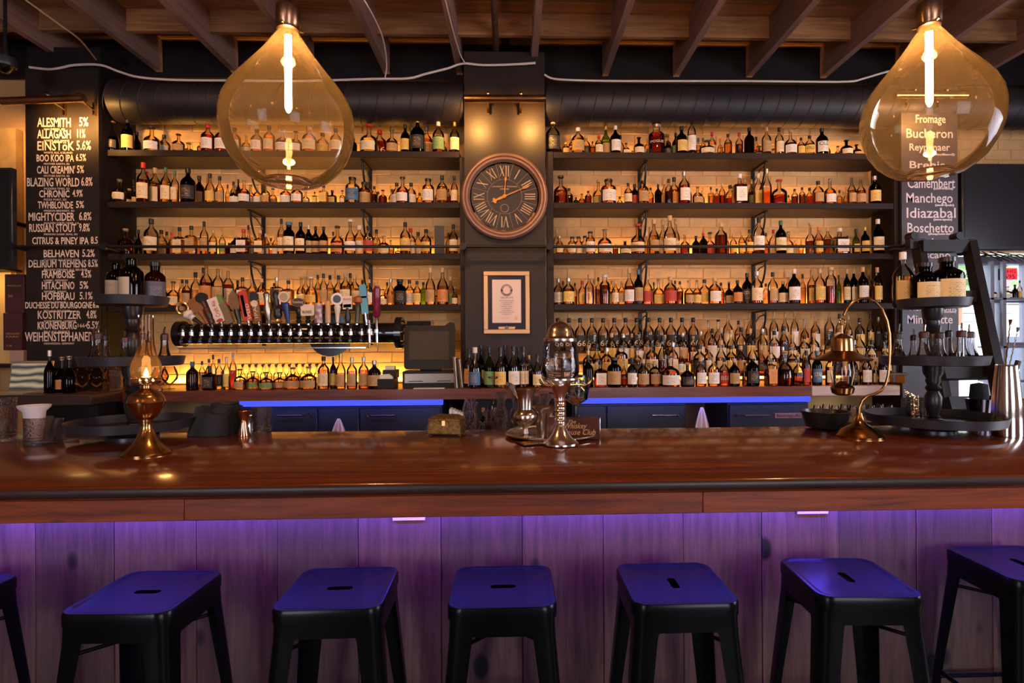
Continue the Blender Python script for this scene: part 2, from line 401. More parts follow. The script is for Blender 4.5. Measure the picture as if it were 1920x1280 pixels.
# ---------------------------------------------------------------- shelving
shelfz_L = [P(530, y, YS).z for y in (283, 379, 478, 573.5)]
shelfz_R = [P(1340, y, YS).z for y in (285, 379, 471.5, 567)]
SZ = [(a+b)/2 for a, b in zip(shelfz_L, shelfz_R)]
SHN = ['top', 'second', 'third', 'fourth']
def shelf_unit(x0, x1, side):
    t = thing('shelving_unit', f'dark wooden wall shelving of four long shelves, {"beside the beer list" if side == "L" else "between clock and cheese list"}', 'shelves', ((x0+x1)/2, YS, 0), 0, 'bottle shelving bays')
    cx = (x0+x1)/2
    for i, z in enumerate(SZ):
        MB().rbox(x0-cx, 0, z-0.052, x1-cx, 0.335, z, 0.003).build('shelf_board', SHELFW, t)
    for s_, xx in ((0, x0), (1, x1)):
        a, b = (xx-0.062, xx-0.002) if s_ == 0 else (xx+0.002, xx+0.062)
        top = SZ[0]-0.052 if not (side == 'R' and s_ == 0) else SZ[0]
        MB().box(a-cx, -0.004, ZCT+0.002, b-cx, 0.03, top).build('upright', SHELFW, t)
    for fr in (0.39, 0.715) if side == 'L' else (0.275, 0.63):
        xx = x0+(x1-x0)*fr-cx
        for z in SZ:
            b = MB(); b.box(xx-0.016, 0.318, z-0.33, xx+0.016, 0.334, z-0.054)
            pts = [(xx, 0.30-0.22*math.sin(a), z-0.30+0.235*(1-math.cos(a))) for a in [k*math.pi/2/8 for k in range(9)]]
            b.tube([(xx, 0.325, z-0.30)]+pts, 0.009, 6); b.box(xx-0.010, 0.05, z-0.064, xx+0.010, 0.325, z-0.053)
            b.tube([(xx, 0.10, z-0.09), (xx, 0.2, z-0.10), (xx, 0.31, z-0.16)], 0.006, 6)
            b.build('iron_bracket', IRON, t)
    LS = emis('warm led', (1.0, 0.62, 0.16), 3.0)
    for z in SZ[1:]:
        MB().box(x0-cx+0.05, 0.336, z+0.002, x1-cx-0.05, 0.343, z+0.010).build('led_strip', LS, t)
    return t
shelf_unit(XL0, XL1, 'L'); shelf_unit(XR0, XR1, 'R')
STRIPC = (1.0, 0.49, 0.14)
for (x0, x1) in ((XL0, XL1), (XR0, XR1)):
    for i, z in enumerate(SZ+[ZCT]):
        sc_col = (1.0, 0.60, 0.12) if (i == 4 and x0 < 0) else (1.0, 0.54, 0.12) if x0 < 0 else STRIPC
        pw = [8, 7, 8, 10, 20.0][i]
        l = light('shelf_light', 'AREA', ((x0+x1)/2, YW-0.03, z+0.022), pw, sc_col, None, shape='RECTANGLE', size=(x1-x0)-0.55, size_y=0.02)
        l.rotation_euler = (math.pi-0.35, 0, 0)

# ---------------------------------------------------------------- duct, pipes, cables
def duct(x0, x1, cy, cz, r_, nm, lab):
    t = thing('ventilation_duct', lab, 'duct', ((x0+x1)/2, cy, cz))
    n = max(2, int((x1-x0)/0.135)); hw = (x1-x0)/2
    MB().cyl((-hw, 0, 0), (hw, 0, 0), r_, n=40).build('pipe', DUCTM, t)
    s = MB()
    for k in range(n+1):
        xx = -hw+k*(2*hw)/n; s.tube([(xx+0.05*math.cos(a)*0.9, (r_+0.001)*math.sin(a), (r_+0.001)*math.cos(a)) for a in [2*math.pi*i/28 for i in range(28)]], 0.004, 5, closed=True)
    s.build('spiral_seam', DUCTM, t)
dz = (P(1200, 150, 4.7).z+P(1200, 228, 4.7).z)/2
duct(XL0+0.03, xc0-0.01, 4.80, dz, 0.172, 'L', 'black round duct above the top shelf between beer list and clock column')
duct(xc1+0.01, 5.4, 4.80, dz, 0.172, 'R', 'black spiral seamed duct running from clock column past the television')
def wire(name, pts, r_, m, label, cat, smooth=4):
    P_ = [Vector(p) for p in pts]; out = []
    for i in range(len(P_)-1):
        p0 = P_[max(i-1, 0)]; p1 = P_[i]; p2 = P_[i+1]; p3 = P_[min(i+2, len(P_)-1)]
        for k in range(smooth):
            u = k/smooth; out.append(0.5*((2*p1)+(p2-p0)*u+(2*p0-5*p1+4*p2-p3)*u*u+(3*p1-p0-3*p2+p3)*u**3))
    out.append(P_[-1])
    o = MB().tube(out, r_, 6).build(name, m)
    return tag(o, label, cat) if label else o
CABM = mat('white cable sheath', (0.75, 0.62, 0.55), 0.6)
YC = 4.60
wire('cable', [P(x, y, YC) for x, y in ((55, 126), (90, 130), (115, 127), (140, 122), (188, 122), (225, 135), (262, 145), (330, 150), (430, 151), (560, 152), (700, 148), (765, 147), (800, 138), (840, 128), (868, 119), (905, 122), (960, 121), (1004, 118))], 0.009, CABM, 'white cable sagging along the ceiling edge over the beer list and first duct', 'cable')
wire('cable', [P(x, y, YC) for x, y in ((1021, 140), (1040, 148), (1100, 151), (1180, 152), (1280, 152), (1400, 152), (1500, 153), (1590, 153), (1620, 147), (1665, 134), (1690, 130))], 0.008, CABM, 'white cable sagging above the spiral duct beyond the clock column', 'cable')
OLDC = mat('old tan cable', (0.45, 0.27, 0.14), 0.6)
wire('cable', [P(48, 0, 3.9), P(110, 45, 4.0), P(150, 75, 4.2), P(180, 112, 4.5)], 0.006, OLDC, 'thin tan wire hanging under the joists above the beer list', 'cable')
wire('cable', [P(683, 0, 3.6), P(700, 30, 3.75), P(718, 72, 4.1), P(725, 120, 4.5), P(722, 146, 4.6)], 0.005, CABM, 'thin white wire running down beside a joist above the first duct', 'cable')
wire('cable', [P(835, 0, 3.7), P(850, 60, 4.1), P(862, 100, 4.45), P(872, 118, 4.58)], 0.005, CABM, 'thin wire following the joist just before the clock column', 'cable')
pp = MB(); a_, b_ = P(922, -40, 3.4), P(931, 110, 4.95); a_.z = b_.z = ZJ+0.10
pp.tube([a_, b_], 0.026, 14); 
tag(pp.build('ceiling_pipe', mat('old iron pipe', (0.16, 0.09, 0.05), 0.5, 0.3, noise=0.5)), 'rusty round pipe running between joists above the clock', 'pipe')

# ---------------------------------------------------------------- chalkboards
def board(name, label, x0, x1, y, z0, z1, m):
    t = thing(name, label, 'sign', ((x0+x1)/2, y, z0))
    MB().box(-(x1-x0)/2, 0, 0, (x1-x0)/2, 0.018, z1-z0).build('board', m, t)
    return t
YB = 4.618
tb = board('chalkboard', 'tall black chalkboard listing beers and strengths in cream hand lettering', xa+0.004, xb-0.004, YB, P(100, 690, YB).z, P(100, 128, YB).z, CHALK)
beers = [("ALESMITH", "5%", "SAN DIEGO, SD", 229, 70, 133, 148, 165, 17), ("ALLAGASH", "11%", "WHITE ALE, MAINE", 251, 70, 133, 143, 158, 16), ("EINSTöK", "5.6%", "WHITE ALE, ICELAND", 273, 69, 138, 143, 170, 17),
 ("BOO KOO IPA", "6.5%", "MOTHER EARTH, SD", 296, 68, 138, 142, 161, 13), ("CALI CREAMIN'", "5%", "MOTHER EARTH, SD", 318, 69, 140, 144, 157, 14), ("BLAZING WORLD", "6.8%", "MODERN TIMES, SD", 341, 50, 148, 152, 173, 16),
 ("CHRONIC", "4.9%", "PIZZA PORT, SD", 363, 73, 130, 136, 155, 13), ("TWHBLONDE", "5%", "MISSION BREWERY, SD", 384, 71, 137, 142, 157, 13), ("MIGHTYCIDER", "6.8%", "GOLDEN STATE CIDER, CA", 406, 53, 139, 148, 171, 15), ("RUSSIAN STOUT", "9.8%", "MISSION DARK SEAS, SD", 427, 54, 142, 148, 168, 15),
 ("CITRUS & PINEY IPA", "8.5", "CALIFORNIA", 451, 60, 166, 170, 183, 13), ("BELHAVEN", "5.2%", "SCOTTISH ALE, SCOTLAND", 475, 81, 147, 154, 177, 14), ("DELIRIUM TREMENS", "8.5%", "BELGIAN STRONG ALE, BELGIUM", 494, 53, 161, 165, 183, 14), ("FRAMBOISE", "4.5%", "LAMBIC, GERMANY", 514, 78, 139, 152, 171, 14),
 ("HITACHINO", "5%", "WITBIER, JAPAN", 535, 78, 139, 149, 165, 14), ("HOFBRAU", "5.1%", "LAGER, GERMANY", 555, 78, 139, 149, 173, 14), ("DUCHESSE DU BOURGOGNE", "6%", "RED ALE, BELGIUM", 572, 47, 172, 174, 185, 12), ("KOSTRITZER", "4.8%", "SCHWARZBIER, GERMANY", 590, 70, 151, 162, 181, 15),
 ("KRONENBURG", "5.5%", "PALE ALE, FRANCE", 610, 70, 143, 163, 186, 14), ("WEIHENSTEPHANER", "5", "HEFEWEIZEN, GERMANY", 631, 47, 174, 176, 184, 17)]
def put(parent, s, xa_, xb_, yc, h, Y, m=INK, off=0.0):
    a = P(xa_, yc+h/2, Y); b = P(xb_, yc+h/2, Y); size = h*Y/F/0.72
    return text(s, size, a-parent.location, m, parent, 'lettering', width=b.x-a.x, off=off)
for (nm, pc, sub, yc, x0, x1, x2, x3, h) in beers:
    put(tb, nm, x0, x1, yc, h, YB-0.001, off=0.0012); put(tb, pc, x2, x3, yc-1, h, YB-0.001, off=0.001)
    put(tb, sub, 82, 82+len(sub)*3.0, yc+h/2+4.5, 3.6, YB-0.001)
put(tb, "1664", 144, 162, 610, 7, YB-0.001)
YB2 = 4.66
INK2 = mat('pale chalk ink', (0.80, 0.68, 0.72), 0.8)
tc_ = board('chalkboard', 'narrow grey chalkboard listing cheeses in pale hand lettering behind the ladder', xd0+0.004, xd1-0.004, YB2, P(1740, 745, YB2).z, P(1740, 165, YB2).z, CHALKR)
for (s, x0, x1, yc, h) in (("Fromage", 1716, 1772, 222, 16), ("Bucheron", 1698, 1785, 249, 18), ("Reypenaer", 1704, 1780, 275, 14), ("(cow-holland)", 1730, 1790, 289, 4), ("Brebis", 1704, 1770, 308, 14), ("Camembert", 1701, 1790, 342, 20), ("(cow-france)", 1750, 1787, 353, 4), ("Manchego", 1698, 1785, 370, 19), ("(ewe-spain)", 1753, 1789, 384, 4),
    ("Idiazabal", 1698, 1790, 398, 20), ("(ewe-spain)", 1750, 1785, 411, 4), ("Boschetto", 1700, 1787, 426, 19), ("(sheep/cow-italy)", 1740, 1787, 438, 4), ("Pecorino", 1700, 1770, 452, 15), ("Toscano", 1710, 1782, 477, 14), ("Lait", 1712, 1745, 500, 14), ("Mont", 1705, 1735, 576, 13), ("Point", 1760, 1793, 576, 13), ("(-switzerland)", 1758, 1793, 584, 4), ("Mimolette", 1700, 1785, 598, 17)):
    put(tc_, s, x0, x1, yc, h, YB2-0.001, INK2, off=0.001)

# picture lights
def picture_light(label, x0, x1, yc, arms, Y, tiltpx=0):
    a, b = P(x0, yc, Y), P(x1, yc-tiltpx, Y); c = (a+b)/2
    t = thing('picture_light', label, 'lamp', c)
    MB().cyl(a-c, b-c, 0.030, n=20).build('lamp_shade', BRASS, t)
    for ax in arms:
        q = P(ax, yc, Y)-c
        MB().tube([(q.x, 0, 0.0), (q.x, 0.06, 0.0), (q.x, 4.604-c.y, -0.01)], 0.006, 6).build('arm', GOLD, t)
        MB().box(q.x-0.009, 4.600-c.y, -0.055, q.x+0.009, 4.616-c.y, 0.045).build('wall_bracket', GOLD, t)
        MB().lathe([(0.014, 0), (0.018, 0.01), (0.012, 0.022), (0, 0.026)], 12, (q.x, 0, 0.028)).build('finial', BRASS, t)
picture_light('brass tube picture light above the clock', 871, 1023, 185, (914, 976), 4.45)
picture_light('brass tube picture light over the beer chalkboard', 4, 158, 190, (90, 148), 4.45, 6)
picture_light('brass tube picture light over the cheese chalkboard', 1678, 1812, 178, (1715, 1775), 4.50)
for px, py, pw in ((893, 206, 26), (996, 206, 26), (78, 210, 15), (136, 208, 26), (1712, 196, 9), (1776, 196, 9)):
    q = P(px, py, 4.40); light('picture_light_bulb', 'SPOT', q, pw, (1.0, 0.50, 0.12), (q.x, 4.62, q.z-0.03), spot_size=math.radians(130), spot_blend=1.0, shadow_soft_size=0.015)

# ---------------------------------------------------------------- clock
def clock():
    c = P(946, 368, 4.60); t = thing('wall_clock', 'large round clock with black face and gold roman numerals on the black column', 'clock', c)
    R_ = 81*4.60/F
    M1 = mat('bronze clock rim', (0.36, 0.19, 0.13), 0.42, 0.35, noise=0.25, nscale=10)
    rot = Matrix.Rotation(math.pi/2, 4, 'X')
    def disc(prof, m, nm, n=64):
        mb = MB().lathe(prof, n); mb.v = [tuple(rot @ Vector(v)) for v in mb.v]; return mb.build(nm, m, t)
    disc([(R_*0.97, -0.035), (R_, -0.02), (R_, 0.005), (R_*0.96, 0.022), (R_*0.925, 0.024), (R_*0.91, 0.014), (R_*0.88, 0.020), (R_*0.85, 0.018), (R_*0.82, 0.0), (R_*0.80, -0.01)], M1, 'rim')
    FACE = mat('clock face black', (0.022, 0.014, 0.014), 0.5, noise=0.3)
    disc([(R_*0.81, -0.02), (R_*0.81, -0.010), (0, -0.010)], mat('worn gold', (0.50, 0.25, 0.08), 0.5, 0.2, noise=0.6, nscale=30), 'backing')
    pts = []
    rr = random.Random(4)
    for i in range(90):
        a = 2*math.pi*i/90; k = R_*(0.775-0.02*rr.random()*(1 if rr.random() < 0.5 else 0)); pts.append((k*math.cos(a), k*math.sin(a)))
    MB().prism(pts, 0.0065, 0.012).build('dial', FACE, t)
    LN = mat('dial line', (0.42, 0.26, 0.22), 0.5); NUM = mat('dial numerals', (0.80, 0.55, 0.32), 0.5)
    ln = MB(); ln.tube([(R_*0.40*math.cos(a), 0.005, R_*0.40*math.sin(a)) for a in [2*math.pi*i/48 for i in range(48)]], 0.0018, 4, closed=True)
    for k in range(12):
        a = math.radians(15+30*k); ln.tube([(R_*0.40*math.cos(a), 0.005, R_*0.40*math.sin(a)), (R_*0.78*math.cos(a), 0.005, R_*0.78*math.sin(a))], 0.0018, 4)
    ln.build('dial_lines', LN, t)
    for k, s in enumerate(('XII', 'I', 'II', 'III', 'IIII', 'V', 'VI', 'VII', 'VIII', 'IX', 'X', 'XI')):
        a = math.radians(90-30*k); mb = MB(); h = R_*0.25; x = 0; segs = []
        for ch in s:
            if ch == 'I': segs += [((x, 0), (x, h), 0.0042)]; x += 0.019
            elif ch == 'V': segs += [((x+0.014, 0), (x-0.004, h), 0.0045), ((x+0.014, 0), (x+0.032, h), 0.002)]; x += 0.046
            else: segs += [((x+0.03, 0), (x-0.004, h), 0.0045), ((x-0.002, 0), (x+0.03, h), 0.002)]; x += 0.046
        cx = (x-0.019)/2
        for (p, q, r_) in segs:
            def tr(pt):
                lx, ly = pt[0]-cx, pt[1]-h/2+R_*0.59
                return (lx*math.sin(a)+ly*math.cos(a), 0.004, -lx*math.cos(a)+ly*math.sin(a))
            mb.tube([tr(p), tr(q)], r_, 4)
        mb.build('numeral', NUM, t)
    HD = mat('gold clock hand', (0.62, 0.28, 0.07), 0.35, 0.6)
    def hand(ang, L, wd, nm, y):
        a = math.radians(90-ang); u = Vector((math.cos(a), 0, math.sin(a))); v = Vector((-math.sin(a), 0, math.cos(a)))
        pl = [(-0.02, wd*.5), (L*.3, wd*.7), (L*.62, wd*.4), (L*.74, wd*1.5), (L*.84, wd*1.2), (L*.86, wd*.35), (L, 0), (L*.86, -wd*.35), (L*.84, -wd*1.2), (L*.74, -wd*1.5), (L*.62, -wd*.4), (L*.3, -wd*.7), (-0.02, -wd*.5)]
        n = len(pl); pts = [u*a_+v*b_ for a_, b_ in pl]
        mb = MB(); mb.add([(p.x, y, p.z) for p in pts]+[(p.x, y+0.003, p.z) for p in pts], [tuple(range(n)), tuple(reversed(range(n, 2*n)))]+[((i+1) % n, i, i+n, (i+1) % n+n) for i in range(n)])
        mb.build(nm, HD, t)
    hand(246, R_*0.33, 0.016, 'hour_hand', -0.004); hand(67, R_*0.72, 0.007, 'minute_hand', -0.008); hand(4, R_*0.52, 0.006, 'second_hand', -0.011)
    MB().cyl((0, -0.016, 0), (0, 0.006, 0), 0.014, n=16).build('hub', HD, t)
    MB().tube([(0.032*math.cos(a), 0.004, -R_*0.27+0.032*math.sin(a)) for a in [2*math.pi*i/24 for i in range(24)]], 0.003, 5, closed=True).build('winding_hole', LN, t)
    for s, z, wd in (("LAURENT & THOMAS", 0.075, 0.20), ("ENGINEERS", 0.055, 0.07)):
        text(s, 0.016, (-wd/2, 0.004, z), NUM, t, width=wd)
clock()

# certificate
def certificate():
    c = P(950, 567, 4.61); t = thing('framed_certificate', 'gold framed certificate with white sheet and round emblem under the clock', 'picture', c)
    k = 4.61/F; W, H = 43*k, 58.5*k
    GF = mat('pale gold frame', (0.72, 0.44, 0.22), 0.35, 0.5)
    f = 8*k
    for a in ((-W, H-f, W, H), (-W, -H, W, -H+f), (-W, -H+f, -W+f, H-f), (W-f, -H+f, W, H-f)):
        MB().rbox(a[0], -0.008, a[1], a[2], 0.022, a[3], 0.003).build('frame_rail', GF, t)
    MB().box(-W+f, 0.008, -H+f, W-f, 0.02, H-f).build('mat_board', mat('navy mat', (0.020, 0.016, 0.035), 0.25), t)
    w2, h0, h1 = 26*k, -37*k, 42*k
    MB().box(-w2, 0.002, h0, w2, 0.008, h1).build('sheet', mat('certificate paper', (0.80, 0.62, 0.56), 0.6), t)
    for a in ((-w2-.004, h1, w2+.004, h1+.005), (-w2-.004, h0-.005, w2+.004, h0), (-w2-.005, h0, -w2, h1), (w2, h0, w2+.005, h1)):
        MB().box(a[0], 0.001, a[1], a[2], 0.008, a[3]).build('inner_border', GF, t)
    DK = mat('certificate ink', (0.10, 0.05, 0.05), 0.6)
    em = MB(); 
    for rr_, th in ((0.046, 0.0018), (0.032, 0.0015)):
        em.tube([(rr_*math.cos(a), 0.0018, 0.10+rr_*math.sin(a)) for a in [2*math.pi*i/32 for i in range(32)]], th, 4, closed=True)
    for i in range(26):
        if i in (0, 13, 1, 12): continue
        a = 2*math.pi*i/26; em.box(0.039*math.cos(a)-0.003, 0.001, 0.10+0.039*math.sin(a)-0.004, 0.039*math.cos(a)+0.003, 0.0022, 0.10+0.039*math.sin(a)+0.004)
    for s_ in (-1, 1): em.box(s_*0.039-0.007, 0.001, 0.091, s_*0.039+0.007, 0.0022, 0.109)
    em.build('emblem', DK, t)
    text("GUINNESS", 0.012, (-0.024, 0.0010, 0.128), PAPER, t, width=0.048); text("WORLD RECORDS", 0.012, (-0.026, 0.0008, 0.062), DK, t, width=0.052)
    text("CERTIFICATE", 0.017, (-0.052, 0.0008, 0.034), DK, t, width=0.104)
    for i, s in enumerate(("The most varieties of whiskey", "commercially available", "was achieved by", "The Whiskey House (USA)", "in a collection of", "for the restaurant", "in San Diego, California, USA", "on 15 January 2016")):
        text(s, 0.0115, (-len(s)*0.0021, 0.0008, 0.012-i*0.0155), DK, t, width=len(s)*0.0042)
    text("OFFICIALLY AMAZING", 0.010, (-0.055, 0.0008, h0+0.030), mat('bronze ink', (0.55, 0.28, 0.14), 0.5), t, width=0.08)
    MB().lathe([(0.015, 0), (0.015, 0.002), (0, 0.003)], 20, (0, 0, 0)).build('seal', GF, t, (0.075, 0.002, h0+0.034)).rotation_euler = (math.pi/2, 0, 0)
    MB().prism([(-0.070, -H+f+0.022), (-0.012, -H+f+0.024), (0.012, -H+f+0.024), (0.070, -H+f+0.022), (0.064, -H+f+0.004), (-0.064, -H+f+0.004)], 0.002, 0.008).build('plaque', GF, t)
    MB().cyl((0, -0.001, -H+f+0.013), (0, 0.006, -H+f+0.013), 0.017, n=24).build('medallion', STEEL, t)
certificate()
# ================================================================ bar counter
ZB = 1.07
YF = Pz(960, 903, ZB).y; YBK = Pz(1150, 803, ZB).y
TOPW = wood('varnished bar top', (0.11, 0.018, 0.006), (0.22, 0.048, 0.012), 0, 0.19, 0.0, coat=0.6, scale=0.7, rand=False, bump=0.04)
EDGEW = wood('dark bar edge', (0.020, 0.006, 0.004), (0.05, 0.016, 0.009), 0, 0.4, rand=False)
FASC = wood('red pine fascia', (0.12, 0.018, 0.004), (0.36, 0.062, 0.009), 0, 0.45, 0.085, coat=0.15)
PLK = wood('knotty pine plank', (0.080, 0.042, 0.026), (0.17, 0.090, 0.055), 2, 0.55, 0.17, ck=(0.008, 0.004, 0.003), scale=1.5, bump=0.25)
bar = thing('bar_counter', 'long varnished red-brown wooden bar counter with plank front', 'bar', (0, YF, 0))
mb = MB(); prof = [(0.012, ZB), (0.003, ZB-0.006), (0, ZB-0.018), (0.002, ZB-0.036), (0.008, ZB-0.043), (YBK-YF, ZB-0.043), (YBK-YF, ZB)]
vs = [(-3.1, y, z) for y, z in prof]+[(3.1, y, z) for y, z in prof]; n = len(prof)
mb.add(vs, [tuple(range(n)), tuple(reversed(range(n, 2*n)))]+[((i+1) % n, i, i+n, (i+1) % n+n) for i in range(n)])
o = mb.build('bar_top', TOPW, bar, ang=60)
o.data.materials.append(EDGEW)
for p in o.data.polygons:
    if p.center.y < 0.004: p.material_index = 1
xs = [-3.1, -1.05, 0.62, 1.86, 3.1]
for a, b in zip(xs, xs[1:]): MB().rbox(a+0.001, 0.012, ZB-0.114, b-0.001, 0.05, ZB-0.044, 0.002).build('fascia_board', FASC, bar)
seam = [P(x, 1100, 2.12).x for x in (-235, -85, 65, 213, 367, 520, 672, 827, 980, 1132, 1282, 1430, 1575, 1720, 1862, 2010, 2160)]
rr = random.Random(3)
for a, b in zip(seam, seam[1:]):
    dy = 2.12-YF+rr.random()*0.004
    MB().rbox(a+0.0012, dy, 0.02, b-0.0012, dy+0.024, ZB-0.05, 0.002).build('plank', PLK, bar)
MB().box(-3.0, 2.15-YF, 0.0, 3.0, 2.17-YF, ZB-0.05).build('backing', BLACK, bar)
BLUE = emis('blue led', (0.10, 0.12, 1.0), 7.0)
tag(MB().box(-2.6, 2.075, ZB-0.105, 2.6, 2.095, ZB-0.097).build('led_strip', BLUE), 'blue light strip fixed under the front lip of the bar', 'light')
l = light('under_bar_light', 'AREA', (0, 2.05, ZB-0.115), 38.0, (0.04, 0.04, 1.0), None, shape='RECTANGLE', size=5.4, size_y=0.012); l.rotation_euler = (0.95, 0, 0)
l = light('under_bar_light', 'AREA', (0, 1.97, ZB-0.115), 4.0, (0.85, 0.04, 0.35), None, shape='RECTANGLE', size=5.4, size_y=0.02); l.rotation_euler = (0.5, 0, 0)
for x in (767, 1523):
    q = P(x, 972 if x < 900 else 960, 2.115)
    t = thing('socket_outlet', f'white socket plate on the plank front under the bar, {"second stool gap" if x < 900 else "beyond the fourth stool"}', 'outlet', q)
    MB().rbox(-0.06, -0.006, -0.006, 0.06, 0.0, 0.09, 0.002).build('plate', WHITEP, t)
    for s in (-0.028, 0.028): MB().box(s-0.012, -0.009, 0.02, s+0.012, -0.006, 0.07).build('receptacle', WHITEP, t)

# ---------------------------------------------------------------- stools
SEATM = mat('gunmetal stool paint', (0.010, 0.010, 0.011), 0.24, 0.6, spec=0.22, noise=0.2, nscale=7)
def rrect(h, r_, n=8, hy=None):
    hy = hy or h; out = []
    for cx, cy, a0 in ((h-r_, hy-r_, 0), (-h+r_, hy-r_, 90), (-h+r_, -hy+r_, 180), (h-r_, -hy+r_, 270)):
        for k in range(n): a = math.radians(a0+90*k/(n-1)); out.append((cx+r_*math.cos(a), cy+r_*math.sin(a)))
    return out
SH = 0.758
def make_stool():
    t = thing('bar_stool', '', 'stool', (0, 0, 0))
    mb = MB(); n = 32
    loops = [(0.160, 0.045, SH-0.040), (0.160, 0.045, SH-0.010), (0.156, 0.043, SH-0.001), (0.148, 0.040, SH), (0.140, 0.036, SH-0.004), (0.132, 0.030, SH-0.005)]
    for h, r_, z in loops: mb.v += [(x, y, z) for x, y in rrect(h, r_)]
    slot = [(x*1.0, y) for x, y in rrect(0.040, 0.0125, hy=0.013)]
    mb.v += [(x, y, SH-0.005) for x, y in slot]; mb.v += [(x, y, SH-0.014) for x, y in slot]
    for j in range(len(loops)+1):
        for i in range(n): a = j*n+i; b = j*n+(i+1) % n; mb.f.append((a, b, b+n, a+n))
    mb.build('seat', SEATM, t, ang=50)
    mb = MB(); o_ = rrect(0.155, 0.042); i_ = rrect(0.148, 0.036)
    for z, lp in ((SH-0.038, o_), (SH-0.085, o_), (SH-0.085, i_), (SH-0.038, i_)): mb.v += [(x, y, z) for x, y in lp]
    for j in range(4):
        for i in range(n): a = j*n+i; b = j*n+(i+1) % n; c = ((j+1) % 4)*n+(i+1) % n; d = ((j+1) % 4)*n+i; mb.f.append((a, d, c, b))
    mb.build('apron', SEATM, t, ang=50)
    for sx in (-1, 1):
        for sy in (-1, 1):
            mb = MB(); K = 0
            lv = [(SH-0.040, 0.1535, 0.078), (SH-0.10, 0.156, 0.066), (0.35, 0.182, 0.052), (0.0, 0.208, 0.042)]
            for z, c, wd in lv:
                rC = 0.030
                out = [(c-wd, c)]+[(c-rC+rC*math.cos(a), c-rC+rC*math.sin(a)) for a in [math.radians(90-22.5*k) for k in range(5)]]+[(c, c-wd)]
                th = 0.004
                inn = [(c-th, c-wd)]+[(c-rC+(rC-th)*math.cos(a), c-rC+(rC-th)*math.sin(a)) for a in [math.radians(22.5*k) for k in range(5)]]+[(c-wd, c-th)]
                lp = out+inn; K = len(lp); mb.v += [(x*sx, y*sy, z) for x, y in lp]
            for j in range(len(lv)-1):
                for i in range(K):
                    a = j*K+i; b = j*K+(i+1) % K; q = (a, b, b+K, a+K); mb.f.append(q if sx*sy > 0 else tuple(reversed(q)))
            mb.f.append(tuple(range((len(lv)-1)*K, len(lv)*K)))
            mb.build('leg', SEATM, t, ang=40)
    for z, c in ((0.30, 0.168), (SH-0.13, 0.146)):
        mb = MB(); 
        if z < 0.4:
            for s in (-1, 1): mb.cyl((-c, s*c*1.02, z), (c, s*c*1.02, z), 0.008, n=8); mb.cyl((s*c*1.02, -c, z-0.03), (s*c*1.02, c, z-0.03), 0.008, n=8)
            mb.build('foot_rail', SEATM, t)
        else:
            mb.cyl((-c, -c, z), (c, c, z-0.004), 0.006, n=8); mb.cyl((-c, c, z), (c, -c, z+0.010), 0.006, n=8); mb.build('cross_brace', SEATM, t)
    return t
def dup(root, loc, rz=0.0, label=None):
    r_ = root.copy(); COL.objects.link(r_); r_.location = loc; r_.rotation_euler = (0, 0, rz)
    if label: r_['label'] = label
    for ch in list(root.children):
        c = ch.copy(); COL.objects.link(c); c.parent = r_
        for g_ in ch.children: d = g_.copy(); COL.objects.link(d); d.parent = c
    return r_
spots = [(-1.80, 1.80, 0, 'cut off at the row end under the beer list'), (-1.135, 1.80, -0.03, 'under the brass oil lamp'), (-0.545, 1.80, 0.02, 'between the oil lamp and the jewellery box'),
         (-0.035, 1.79, 0, 'in the middle, under the black wall clock'), (0.505, 1.79, math.pi/2, 'past the silver tray, slot turned end on'), (1.075, 1.81, math.pi/2-0.05, 'under the hanging lantern, slot turned end on'), (1.74, 1.90, math.pi/2, 'pushed in at the row end under the shaker')]
s0 = None
for x, y, rz, d in spots:
    lab = 'dark metal bar stool '+d
    if s0 is None: s0 = make_stool(); s0.location = (x, y, 0); s0['label'] = lab; s = s0
    else: s = dup(s0, (x, y, 0), rz, lab)
    s['group'] = 'metal stools along the bar'

# ---------------------------------------------------------------- back counter
YCF = 4.33
BCW = wood('back counter wood', (0.085, 0.016, 0.006), (0.22, 0.050, 0.016), 0, 0.35, 0.08, coat=0.1, rand=False)
PALE = wood('pale lit end wood', (0.42, 0.30, 0.27), (0.62, 0.48, 0.42), 0, 0.5)  # whitish lit look of the counter end put into the wood colour
bx0, bx1, bx2 = P(118, 730, YCF).x, P(1522, 730, YCF).x, P(1688, 730, YCF).x
bc = thing('back_counter', 'thick reddish wooden back counter running below the shelves', 'counter', (0, YCF, 0))
yn = 4.636-YCF; yw_ = YW-YCF-0.012
MB().plate([(bx0, 0), (bx1, 0), (bx1, yw_), (xc1+0.004, yw_), (xc1+0.004, yn), (xc0-0.004, yn), (xc0-0.004, yw_), (XL0+0.01, yw_), (XL0+0.01, yn), (bx0, yn)], ZCT-0.078, ZCT).build('worktop', BCW, bc)
tag(MB().rbox(bx1+0.002, YCF+0.0, ZCT-0.078, bx2, YCF+0.10, ZCT, 0.004).build('end_beam', PALE), 'pale wooden beam continuing the back counter behind the hanging lantern', 'beam')
tag(MB().rbox(bx1+0.002, YCF+0.102, ZCT-0.06, bx2, YW-0.01, ZCT-0.0005, 0.003).build('counter_extension', BCW), 'dark worktop piece behind the pale beam, carrying the last bottles', 'counter')
MB().box(bx0+0.1, 0.1, 0, bx0+0.15, yn-0.01, ZCT-0.08).build('support', BLACK, bc); MB().box(bx1-0.1, 0.3, 0, bx1-0.05, YW-YCF-0.05, ZCT-0.08).build('support', BLACK, bc)
lc = thing('service_counter', 'dark low counter holding the open laptop', 'counter', (P(20, 740, 4.1).x, 4.0, 0))
zl = P(60, 740, 4.05).z
MB().rbox(-0.75, 0, zl-0.07, 0.62, 0.31, zl, 0.004).build('worktop', wood('dark service wood', (0.03, 0.012, 0.008), (0.07, 0.03, 0.018), 0, 0.5), lc)
